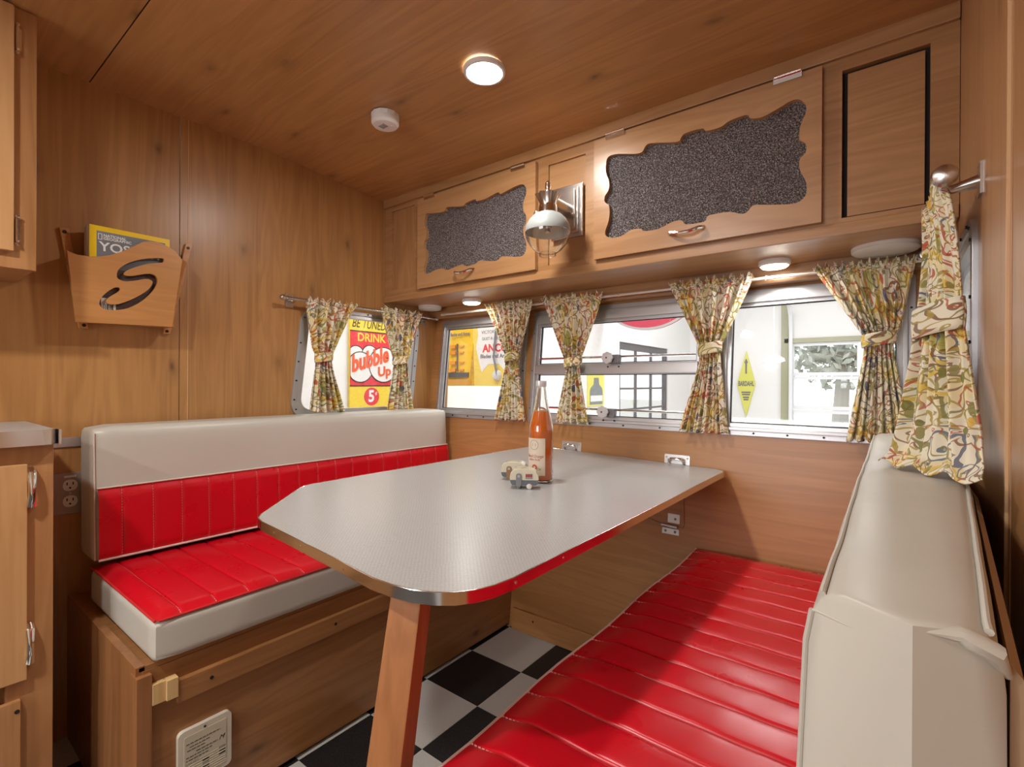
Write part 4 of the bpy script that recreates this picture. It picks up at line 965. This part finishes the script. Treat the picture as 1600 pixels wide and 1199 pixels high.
for i, (lb_, c) in enumerate((('magazine with pale page edges standing second in the wall rack', (.60, .55, .45)), ('magazine with a dark cover standing third in the wall rack', (.10, .09, .08)), ('magazine with a grey cover standing against the back of the wall rack', (.42, .40, .38)))):
    x = XK-.026-.0155*i; t = thing('magazine', lb_, 'magazine', (x, .47, 1.188), None)
    obj('pages', MB().box(x-.0145, x-.001, my0-.004+.002*i, my1-.008, mz0, mz1-.003-.002*i), plain('paper', (.72, .70, .64), .7), t)
    obj('cover', MB().box(x-.001, x, my0-.004+.002*i, my1-.008, mz0, mz1-.003-.002*i), plain('cover_%d' % i, c, .35), t)

# ------------------------------------------------------------------ kitchen units at the left edge
kc = thing('base_cabinet', 'wooden base cabinet with chrome pulls at the left edge, under the metal-edged counter', 'cabinet', (-1.67, -.5, 0))
KX, KY, KH = -1.50, .252, .868
obj('carcass', MB().box(XL+.003, KX-.018, -1.6, KY-.002, .001, KH), wkz, kc)
hole1 = rect(-.36, .180, .225, .805); 
obj('face_frame', MB().plate(rect(-1.6, KY, .001, KH), [rect(-.36, .176, .235, .80)], -.018, 0, FX(KX)), wkz, kc, bev=.0015)
py = lambda u, v: onx(u, v, KX+.016)
dr = py(43, 800).y
d = obj('door', MB().box(KX+.001, KX+.017, -.40, dr, py(43, 1062).z, .828), wood('z', (.60, .34, .15), (.47, .24, .09), key='kdoor', knots=False), kc, bev=.002)
def pull(parent, y, z, h, x):
    m = MB(); m.tube([(x, y, z+h), (x+.014, y, z+h*.85), (x+.022, y, z+h*.3), (x+.022, y, z-h*.3), (x+.014, y, z-h*.85), (x, y, z-h)], [.009, .0085, .0065, .0065, .0085, .009], 10)
    obj('handle', m, chrome, parent, smooth=True)
ph1 = py(50, 765); ph2 = py(47, 1010)
pull(kc, ph1.y, ph1.z, .040, KX); pull(kc, ph2.y, ph2.z, .040, KX)
pr2 = py(33, 1095)
dd = obj('lower_panel', MB().box(KX+.001, KX+.014, -.40, pr2.y, .0, pr2.z), wkz, kc, bev=.002)
obj('screw', MB().cyl((KX+.0135, pr2.y-.006, pr2.z-.022), (KX+.0155, pr2.y-.006, pr2.z-.022), .0045, n=8), black, dd)
ct = thing('countertop', 'pale laminate kitchen countertop with a polished metal edge at the left', 'countertop', (-1.67, -.5, KH))
cz = .9; cout = [(XL+.002, -1.6), (XL+.002, KY+.004), (-1.492, KY+.004), (-1.478, KY-.006), (-1.472, KY-.022), (-1.472, -1.6)]
cin = [(XL+.002, -1.598), (XL+.002, KY), (-1.494, KY), (-1.483, KY-.010), (-1.476, KY-.024), (-1.476, -1.598)]
obj('laminate_top', MB().plate(cin, [], -.028, 0, FZ(cz)), lam, ct)
cb_ = MB(); 
for i in range(1, 5):
    a, b = cout[i], cout[i+1]; a2, b2 = cin[i], cin[i+1]
    cb_.add([(*a, cz-.032), (*b, cz-.032), (*b, cz+.001), (*a, cz+.001), (*a2, cz-.032), (*b2, cz-.032), (*b2, cz+.001), (*a2, cz+.001)], [(0, 1, 2, 3), (4, 7, 6, 5), (3, 2, 6, 7), (0, 4, 5, 1), (0, 3, 7, 4), (1, 5, 6, 2)])
obj('edge_band', cb_, trim_alu, ct, smooth=True, ang=60)
obj('corner_clip', MB().box(-1.50, -1.468, KY+.003, KY+.008, cz-.033, cz+.002), chrome, ct, bev=.001)
uc = thing('wall_cabinet', 'wooden wall cabinet with a hinged door at the upper left edge', 'cabinet', (-1.73, -.5, 1.269))
UX, UY = -1.61, .239
obj('carcass', MB().box(XL+.003, UX-.018, -1.6, UY-.002, 1.272, 1.874), wkz, uc)
obj('face_frame', MB().plate(rect(-1.6, UY, 1.269, 1.874), [rect(-.3, .175, 1.32, 1.86)], -.018, 0, FX(UX)), wkz, uc, bev=.0015)
obj('bottom_panel', MB().box(XL+.003, UX-.004, -1.6, UY-.004, 1.2695, 1.276), wkz, uc)
ud = onx(22, 300, UX+.016).y
d = obj('door', MB().box(UX+.001, UX+.017, -.33, ud, 1.306, 1.868), wood('z', (.60, .34, .15), (.47, .24, .09), key='kdoor', knots=False), uc, bev=.002)
for v in (60, 360):
    q = onx(27, v, UX+.008); hm = MB().box(UX, UX+.004, q.y-.002, q.y+.008, q.z-.026, q.z+.026); hm.tube([(UX+.010, q.y, q.z+d_) for d_ in (-.036, -.034, -.030, -.028, -.024, .024, .028, .030, .034, .036)], [.001, .0045, .0045, .0025, .0038, .0038, .0025, .0045, .0045, .001], 10)
    obj('hinge', hm, chrome, uc)
# wall outlet and strip
ow = thing('wall_outlet', 'double electrical outlet in a metal cover plate on the left wall beside the bench', 'outlet', (XL, .345, .63))
obj('cover_plate', MB().plate(rrect(.306, .384, .632, .748, .004, 3), [], 0, .005, FX(XL)), plain('plate_steel', (.36, .31, .27), .45, .35), ow, bev=.0015)
for zc in (.713, .668):
    ro_ = obj('receptacle', MB().plate(smoothloop([(.333, zc-.012), (.329, zc), (.333, zc+.012), (.345, zc+.016), (.357, zc+.012), (.361, zc), (.357, zc-.012), (.345, zc-.016)], 3), [], .004, .0075, FX(XL)), white_pl, ow)
    for y in (.338, .351): obj('slot', MB().box(XL+.0072, XL+.008, y-.0013, y+.0013, zc+.001, zc+.009), black, ro_)
    obj('ground_hole', MB().cyl((XL+.0072, .3445, zc-.007), (XL+.008, .3445, zc-.007), .0026, n=10), black, ro_)
obj('sticker', MB().box(XL+.0045, XL+.0056, .332, .358, .735, .741), white_pl, ow)
obj('screw', MB().cyl((XL+.0045, .345, .6905), (XL+.006, .345, .6905), .0028, n=10), chrome, ow)
tag(obj('wall_trim_strip', MB().box(XL, XL+.006, .255, .60, .822, .848), alu, None, bev=.001), 'short metal trim strip on the left wall between counter and backrest', 'trim strip')

# ------------------------------------------------------------------ garage around the trailer
gwall = plain('garage_white', (.80, .80, .79), .8)
GX0, GX1, GY0, GY1, GH = -3.05, 5.0, -4.0, 9.5, 3.6
obj('floor_garage', MB().box(GX0-.1, GX1+.1, GY0-.1, GY1+.1, -.62, -.52), plain('garage_floor', (.55, .54, .52), .5), None, loc=(0, 3, -.62), kind='structure')
gw = obj('wall_garage_left', MB().plate(rect(GY0, GY1, -.55, GH), [rect(6.45, 8.35, .25, 1.60)], -.1, 0, FX(GX0)), gwall, None, loc=(GX0, 3, -.55), kind='structure')
obj('wall_garage_right', MB().box(GX1, GX1+.1, GY0, GY1, -.55, GH), gwall, None, loc=(GX1, 3, -.55), kind='structure')
obj('wall_garage_front', MB().box(GX0, GX1, GY0-.1, GY0, -.55, GH), gwall, None, loc=(0, GY0, -.55), kind='structure')
DX0, DX1, DZ1 = -1.37, 2.6, 1.70
obj('wall_garage_back', MB().plate(rect(GX0, GX1, -.55, GH), [rect(DX0, DX1, -.54, DZ1)], -.1, 0, FY(GY1)), gwall, None, loc=(0, GY1, -.55), kind='structure')
obj('ceiling_garage', MB().box(GX0, GX1, GY0, GY1, GH, GH+.1), gwall, None, loc=(0, 3, GH), kind='structure')
dg = struct('door_1', (DX0, GY1, -.54))
dw = plain('door_white', (.78, .80, .82), .5); jm = plain('olive_trim', (.36, .36, .24), .6)
pz = [-.54+.56*k for k in range(5)]
for k in range(4):
    z0, z1 = pz[k]+.004, pz[k+1]-.004
    cells = []; nx = 4; wcell = (DX1-DX0)/nx
    for i in range(nx): cells.append(rect(DX0+i*wcell+.06, DX0+(i+1)*wcell-.06, z0+.06, z1-.05))
    s_ = obj('door_section', MB().plate(rect(DX0+.02, DX1-.02, z0, z1), cells, -.05, -.005, FY(GY1)), dw, dg)
    for c in cells: obj('pane', MB().plate([(c[0][0]-.005, c[0][1]-.005), (c[1][0]+.005, c[1][1]-.005), (c[2][0]+.005, c[2][1]+.005), (c[3][0]-.005, c[3][1]+.005)], [], -.032, -.028, FY(GY1)), pane_m, s_)
obj('header_trim', MB().box(DX0-.08, DX1+.08, GY1-.04, GY1-.001, DZ1, DZ1+.075), jm, dg)
obj('jamb_trim', MB().box(DX0-.13, DX0-.02, GY1-.04, GY1-.001, -.54, 3.0), jm, dg)
obj('track', MB().tube([(DX0+.02, GY1-.07, -.5), (DX0+.02, GY1-.07, 1.9), (DX0+.02, GY1-.12, 2.15), (DX0+.02, GY1-.35, 2.38), (DX0+.02, GY1-.8, 2.45)], .03, 8), dw, dg, smooth=True)
gwn = struct('window_6', (GX0, 7.4, .25)); wfm = plain('dark_steel', (.10, .10, .11), .5)
obj('window_frame', MB().plate(rect(6.45, 8.35, .25, 1.60), [rect(6.52, 8.28, .32, 1.50)], -.08, -.02, FX(GX0)), wfm, gwn)
for y in (7.1, 7.7): obj('mullion', MB().box(GX0-.06, GX0-.03, y-.02, y+.02, .3, 1.52), wfm, gwn)
for z in (.62, .93, 1.22): obj('mullion', MB().box(GX0-.058, GX0-.032, 6.5, 8.3, z-.014, z+.014), wfm, gwn)
obj('glass_pane', MB().box(GX0-.05, GX0-.046, 6.5, 8.3, .3, 1.52), pane_m, gwn)

# ------------------------------------------------------------------ signs in the garage
def sx_(u, v, x=GX0+.02): p = onx(u, v, x); return (p.y, p.z)
s1 = thing('drink_sign', 'tall red and yellow drink sign with white bubbles outside the left window', 'sign', (GX0, 2.4, .8))
XS = GX0+.001; k = .1335
ga_, gb_ = sx_(547, 637), sx_(547, 500)
SP = lambda X, Y: sx_(530+X*k, 485+Y*k, XS+.02)                     # point of the sign seen at a place in the photo
y0 = SP(125, 600)[0]; z0, z1 = SP(300, 1135)[1], SP(200, 105)[1]
y1 = SP(690, 600)[0]
syel = plain('sign_yellow', (.80, .60, .05), .4); sred = plain('sign_red', (.70, .03, .05), .4); swht = plain('sign_white', (.78, .78, .77), .4); sor = plain('sign_orange', (.78, .10, .03), .4)
obj('sign_board', MB().box(XS, XS+.02, y0, y1, z0, z1), syel, s1)
za_, zb_ = SP(350, 885)[1], SP(300, 250)[1]
obj('red_field', MB().box(XS+.02, XS+.0215, y0+.001, y1-.001, za_, zb_), sred, s1)
for z in (za_, zb_): obj('rule', MB().box(XS+.02, XS+.022, y0, y1, z-.004, z+.004), black, s1)
def bub(X, Y, r, n):
    c = SP(X, Y); r = r*k*.0048; lo_ = y0+.003
    P_ = lambda q: [(max(a, lo_), b) for a, b in circ(*c, q, 40, q)]
    obj('bubble_rim', MB().plate(P_(r+.007), [], .0215+n*.0008, .0222+n*.0008, FX(XS)), black, s1); obj('bubble', MB().plate(P_(r), [], .0215+n*.0008, .0226+n*.0008, FX(XS)), swht, s1)
bub(195, 525, 100, 0); bub(355, 520, 100, 1); bub(245, 665, 165, 2); bub(515, 640, 198, 3)
def stext(body, X, Y, h, w, mat, sl=0, bold=0, sh=0, dx=.0225):
    p = SP(X, Y); t_ = text('sign_text', body, 1.0, (0, 0, 0), (1, 0, 0), (0, 1, 0), mat, s1, 0, bold=bold, shear=sh)
    vs_ = t_.data.vertices; o_ = ORG[s1.name]; xs_ = [(v.co+o_).x for v in vs_]; zs_ = [(v.co+o_).y for v in vs_]
    w_ = max(xs_)-min(xs_); h_ = max(zs_)-min(zs_); cx_ = (max(xs_)+min(xs_))/2; cz_ = (max(zs_)+min(zs_))/2
    for v in vs_:
        q = v.co+o_; a = (q.x-cx_)/w_*w; b = (q.y-cz_)/h_*h
        v.co = Vector((XS+dx+q.z*.001, p[0]+a, p[1]+b+sl*a))-o_
YU = .0056*k
stext('BE TUNED', 355, 168, .062, 390*YU, black, -.02, 0, .3, .0215)
stext('DRINK', 385, 325, .060, 330*YU, syel, 0, .02, 0, .0222)
stext('bubble', 368, 565, .128, 430*YU, sor, .27, .035, 0, .0272)
stext('Up', 525, 730, .095, 160*YU, sor, .10, .035, 0, .0272)
c = SP(380, 1010); obj('price_disc', MB().plate(circ(*c, .066, 32, .066), [], .02, .0212, FX(XS)), sred, s1)
stext('5', 375, 1005, .088, .050, swht, 0, .03, 0, .0218); stext('¢', 432, 975, .03, .018, swht, 0, .01, 0, .0218)
# wiper-blade display cabinet, seen through the left-hand back window
cyb = 2.9
pA, pB, pC = ony(697, 603, cyb), ony(741, 603, cyb-.02), ony(806, 604, cyb)
zt = 1.455; zb2 = pB.z
s2 = thing('display_cabinet', 'yellow tin parts cabinet with a white hexagon panel outside the left-hand back window', 'cabinet', ((pA.x+pC.x)/2, cyb, zb2))
cyl_ = plain('tin_yellow', (.80, .50, .01), .4); cyl2 = plain('tin_pale_yellow', (.80, .60, .12), .4); rust = picmat('tin_rust', [(.35, (.72, .42, .03)), (.55, (.55, .30, .05)), (.7, (.30, .22, .14))], 14)
obj('left_leaf', MB().add([pA+Vector((0, -.0, 0)), pB, (pB.x-.02, pB.y, zt+.05), (pA.x+.03, pA.y, zt), (pA.x, pA.y+.03, pA.z), (pB.x, pB.y+.03, pB.z), (pB.x-.02, pB.y+.03, zt+.05), (pA.x+.03, pA.y+.03, zt)], [(0, 1, 2, 3), (4, 7, 6, 5), (0, 4, 5, 1), (1, 5, 6, 2), (2, 6, 7, 3), (3, 7, 4, 0)]), cyl_, s2, label='deep yellow left leaf')
Ff = FY(cyb-.02)
obj('main_leaf', MB().plate([(pB.x, pB.z), (pC.x, pC.z), (pC.x, zt+.05), (pB.x-.02, zt+.05)], [], -.03, 0, Ff), cyl2, s2)
obj('rust_edge', MB().plate([(pB.x-.055, pB.z), (pB.x-.003, pB.z), (pB.x-.012, zb2+.33), (pB.x-.03, zb2+.2)], [], 0, .002, Ff), rust, s2)
obj('foot_band', MB().plate(rect(pA.x+.02, pB.x-.03, zb2+.002, zb2+.05), [], -.003, .004, Ff), plain('tin_amber', (.62, .30, .03), .4), s2)
obj('black_band', MB().plate(rect(pA.x+.01, pB.x-.06, zb2+.065, zb2+.105), [], -.003, .004, Ff), plain('tin_black', (.06, .06, .06), .4), s2)
hx0, hx1 = pB.x+.02, pC.x-.02; hc = (hx0+hx1)/2
hexp = [(hc, 1.46), (hc-.17, 1.455), (hx0+.02, 1.38), (hx0, 1.28), (hx0+.02, 1.20), (hc-.12, 1.09), (hc-.05, 1.15), (hc+.05, 1.15), (hc+.12, 1.09), (hx1-.02, 1.20), (hx1, 1.28), (hx1-.02, 1.38), (hc+.17, 1.455)]
obj('white_panel', MB().plate(hexp, [], 0, .002, Ff), swht, s2)
gink = plain('grey_print', (.16, .15, .17), .5)
text('sign_text', 'VICTORY BY', .036, (hc-.02, cyb-.0225, 1.395), (1, 0, 0), EZ, gink, s2, .0006)
text('sign_text', 'DUST-R-STOP', .031, (hc-.02, cyb-.0225, 1.345), (1, 0, 0), EZ, gink, s2, .0006)
text('sign_text', 'ANCO', .082, (hc+.015, cyb-.0225, 1.27), (1, 0, 0), EZ, plain('print_red', (.70, .06, .06), .5), s2, .0006, bold=.003)
text('sign_text', 'Blades and Arms', .042, (hc+.01, cyb-.0225, 1.21), (1, 0, 0), EZ, gink, s2, .0006, bold=.001)
text('sign_text', 'Blades and Arms', .04, ((pA.x+pB.x)/2+.01, cyb-.026, 1.395), (1, 0, 0), EZ, gink, s2, .0006, sx=.8, bold=.001)
for zk in (1.30, 1.25, 1.17, 1.11):
    obj('printed_block', MB().box(pA.x+.06, pA.x+.125, cyb-.023, cyb-.012, zk-.015, zk+.012), plain('print_orange', (.75, .28, .02), .5), s2)
    obj('printed_block', MB().box(pA.x+.165, pA.x+.215, cyb-.023, cyb-.012, zk-.006, zk+.006), plain('print_orange', (.75, .28, .02), .5), s2)
obj('printed_bar', MB().box(pA.x+.138, pA.x+.146, cyb-.024, cyb-.012, 1.10, 1.32), gink, s2)
obj('wiper_arm', MB().tube([(hc+.03, cyb-.03, 1.44), (hc+.02, cyb-.045, 1.20), (hc+.05, cyb-.04, 1.06)], .008, 8), plain('wiper_grey', (.25, .27, .3), .35, .7), s2, smooth=True)
obj('wiper_pivot', MB().lathe([(0, .03), (.03, .025), (.042, .0)], (hc+.035, cyb-.02, 1.065), 20, lambda v: Vector((v.x, -v.z, v.y))), plain('cap_silver', (.66, .66, .67), .35, .3), s2, smooth=True)
obj('stand_post', MB().tube([(pC.x-.02, cyb+.03, -.52), (pC.x-.02, cyb+.03, zt)], .02, 10), white_pl, s2, smooth=True)
obj('stand_foot', MB().lathe([(0, .02), (.16, .015), (.17, 0), (0, 0)], (pC.x-.02, cyb+.03, -.52), 24), white_pl, s2, smooth=True)
# red oval sign
q = ony(1000, 478, 6.0); s3 = thing('oval_sign', 'large red oval sign with white letters high on the garage wall', 'sign', (q.x, 6.0, q.z-.35))
r3 = plain('sign_faded_red', (.55, .05, .09), .5)
obj('sign_board', MB().plate(circ(q.x+.12, q.z+.14, .62, 40, .46), [], 0, .03, FY(6.0)), r3, s3)
obj('sign_rim', MB().plate(circ(q.x+.12, q.z+.14, .62, 40, .46), [circ(q.x+.12, q.z+.14, .59, 40, .43)], .029, .036, FY(6.0)), plain('rim_grey', (.45, .42, .42), .5), s3)
for i_, (dx_, h_) in enumerate(((.20, .20), (.27, .24), (.33, .20), (.40, .26), (.47, .22))): obj('letter_stroke', MB().box(q.x+dx_, q.x+dx_+.038, 6.0-.034, 6.0-.029, q.z+.02+.012*i_, q.z+.02+h_+.012*i_), swht, s3)
obj('sign_hanger', MB().tube([(q.x-.2, 5.99, q.z+.5), (q.x-.2, 5.99, GH)], .012, 8), wfm, s3); obj('sign_hanger', MB().tube([(q.x+.45, 5.99, q.z+.5), (q.x+.45, 5.99, GH)], .012, 8), wfm, s3)
# bottle-shaped sign and narrow yellow sign on the left wall
b0 = onx(932, 632, GX0+.02); b1 = onx(932, 586, GX0+.02); bw = .22
s4 = thing('bottle_sign', 'small yellow sign with a grey bottle on the garage wall behind the middle window', 'sign', (GX0, b0.y, b0.z))
obj('sign_board', MB().box(GX0+.001, GX0+.015, b0.y-bw, b0.y+bw, b0.z-.02, b1.z+.02), plain('sign_lemon', (.76, .72, .16), .5), s4)
hb_ = b1.z-b0.z
pb = [(-.17, 0), (.17, 0), (.17, .45), (.15, .55), (.07, .68), (.06, .9), (-.06, .9), (-.07, .68), (-.15, .55), (-.17, .45)]
obj('bottle_shape', MB().plate([(b0.y+a, b0.z+b*hb_) for a, b in pb], [], .015, .02, FX(GX0)), plain('sign_grey', (.22, .24, .24), .5), s4)
obj('bottle_label', MB().box(GX0+.02, GX0+.022, b0.y-.16, b0.y+.16, b0.z+.1*hb_, b0.z+.3*hb_), swht, s4)
n0 = ony(1056, 636, 9.4); n1 = ony(1056, 566, 9.4)
s5 = thing('strip_sign', 'narrow upright yellow sign on the garage end wall behind the middle window', 'sign', (n0.x, 9.45, n0.z))
obj('sign_board', MB().box(n0.x-.11, n0.x+.11, 9.47, 9.499, n0.z, n1.z), plain('sign_lemon2', (.78, .72, .10), .5), s5)
for i_ in range(5): obj('printed_block', MB().box(n0.x-.05, n0.x+.05, 9.464, 9.471, (n0.z+n1.z)/2-.12+.075*i_, (n0.z+n1.z)/2-.075+.075*i_), jm, s5)
c0 = ony(1165.5, 600, 9.46); 
s6 = thing('diamond_sign', 'yellow diamond-shaped oil sign on the garage end wall beside the big door', 'sign', (c0.x, 9.49, c0.z-.6))
hh_, ww_ = .585, .135
obj('sign_board', MB().plate([(c0.x, c0.z-hh_), (c0.x+ww_*1.12, c0.z), (c0.x, c0.z+hh_), (c0.x-ww_*1.12, c0.z)], [], .003, .03, FY(9.5)), plain('sign_lime', (.66, .66, .14), .5), s6)
text('sign_text', 'BARDAHL', .12, (c0.x, 9.468, c0.z), (1, 0, 0), EZ, gink, s6, .001, sx=.48, bold=.004); 
for dz_, w_ in ((-.15, .075), (-.19, .065), (-.24, .05), (-.28, .04)): obj('printed_line', MB().box(c0.x-w_, c0.x+w_, 9.464, 9.471, c0.z+dz_-.012, c0.z+dz_+.012), gink, s6)
obj('printed_drip', MB().plate([(c0.x-.012, c0.z+.18), (c0.x+.012, c0.z+.18), (c0.x+.014, c0.z+.36), (c0.x+.03, c0.z+.38), (c0.x, c0.z+.45), (c0.x-.03, c0.z+.38), (c0.x-.014, c0.z+.36)], [], .030, .034, FY(9.5)), gink, s6)
# pendant lamp
q = ony(1209, 562, 7.0); pl_ = thing('pendant_lamp', 'white pendant lamp hanging in the garage beyond the right-hand back window', 'lamp', q)
obj('shade', MB().lathe([(.13, -.02), (.12, .015), (.05, .05), (.015, .07)], q, 28), white_pl, pl_, smooth=True); obj('diffuser', MB().lathe([(0, -.04), (.08, -.034), (.128, -.018)], q, 28), emit('pendant_glow', (1, .97, .9), 3), pl_, smooth=True)
obj('cord', MB().tube([q+Vector((0, 0, .06)), (q.x, q.y, GH)], .006, 6), white_pl, pl_)

# ------------------------------------------------------------------ outdoors beyond the garage door
obj('ground_outside', MB().box(-30, 30, 9.6, 45, -.64, -.56), plain('pale_drive', (.55, .56, .50), .9), None, loc=(0, 25, -.6), kind='structure')
leaf = picmat('leaf_pale', [(.3, (.34, .37, .31)), (.7, (.52, .54, .48))], 3); bark = plain('bark', (.42, .40, .37), .9)  # outdoor overexposure put into the pale leaf and bark colours
def tree(x, y, h, seed, label):
    rr = random.Random(seed); t = thing('tree', label, 'tree', (x, y, -.56), 'trees outside')
    obj('trunk', MB().tube([(x, y, -.56), (x+.1, y, h*.35), (x-.05, y, h*.7)], [.22, .16, .08], 8), bark, t, smooth=True)
    mb = MB()
    for _ in range(1500):
        d = Vector((rr.gauss(0, 1), rr.gauss(0, 1), rr.gauss(0, 1))).normalized()*rr.uniform(.4, 1)
        c = Vector((x+d.x*h*.36, y+d.y*h*.36, h*.62+d.z*h*.42)); a = Vector((rr.gauss(0, 1), rr.gauss(0, 1), rr.gauss(0, 1))).normalized()*rr.uniform(.10, .2); b = a.cross(Vector((rr.gauss(0, 1), rr.gauss(0, 1), 1))).normalized()*.09
        mb.add([c-a, c+b, c+a, c-b], [(0, 1, 2, 3)])
    obj('foliage', mb, leaf, t, kind='stuff')
tree(-1.2, 17, 4.2, 1, 'leafy tree outside seen through the left part of the garage door'); tree(1.4, 19, 5.0, 2, 'leafy tree outside seen through the middle of the garage door')
tree(-3.4, 22, 6.0, 3, 'taller tree outside farther back on the left of the garage door'); tree(3.2, 16, 3.6, 4, 'leafy tree outside at the right of the garage door'); tree(-6.5, 8.5, 4.5, 5, 'leafy tree outside the small steel garage window')

# repeats carry a shared group phrase
GR = {'cabinet_light': 'small round lights under the cabinet', 'speaker': 'round speaker covers under the cabinet', 'magazine': 'magazines in the wall rack', 'trailer_shaker': 'toy trailer shakers on the table',
      'seat_cushion': 'red seat cushions', 'back_cushion': 'backrest cushions', 'dinette_bench': 'dinette benches', 'curtain_rod': 'curtain rods'}
for o in bpy.data.objects:
    if o.parent is None and 'category' in o and o.name.split('.')[0] in GR: o['group'] = GR[o.name.split('.')[0]]
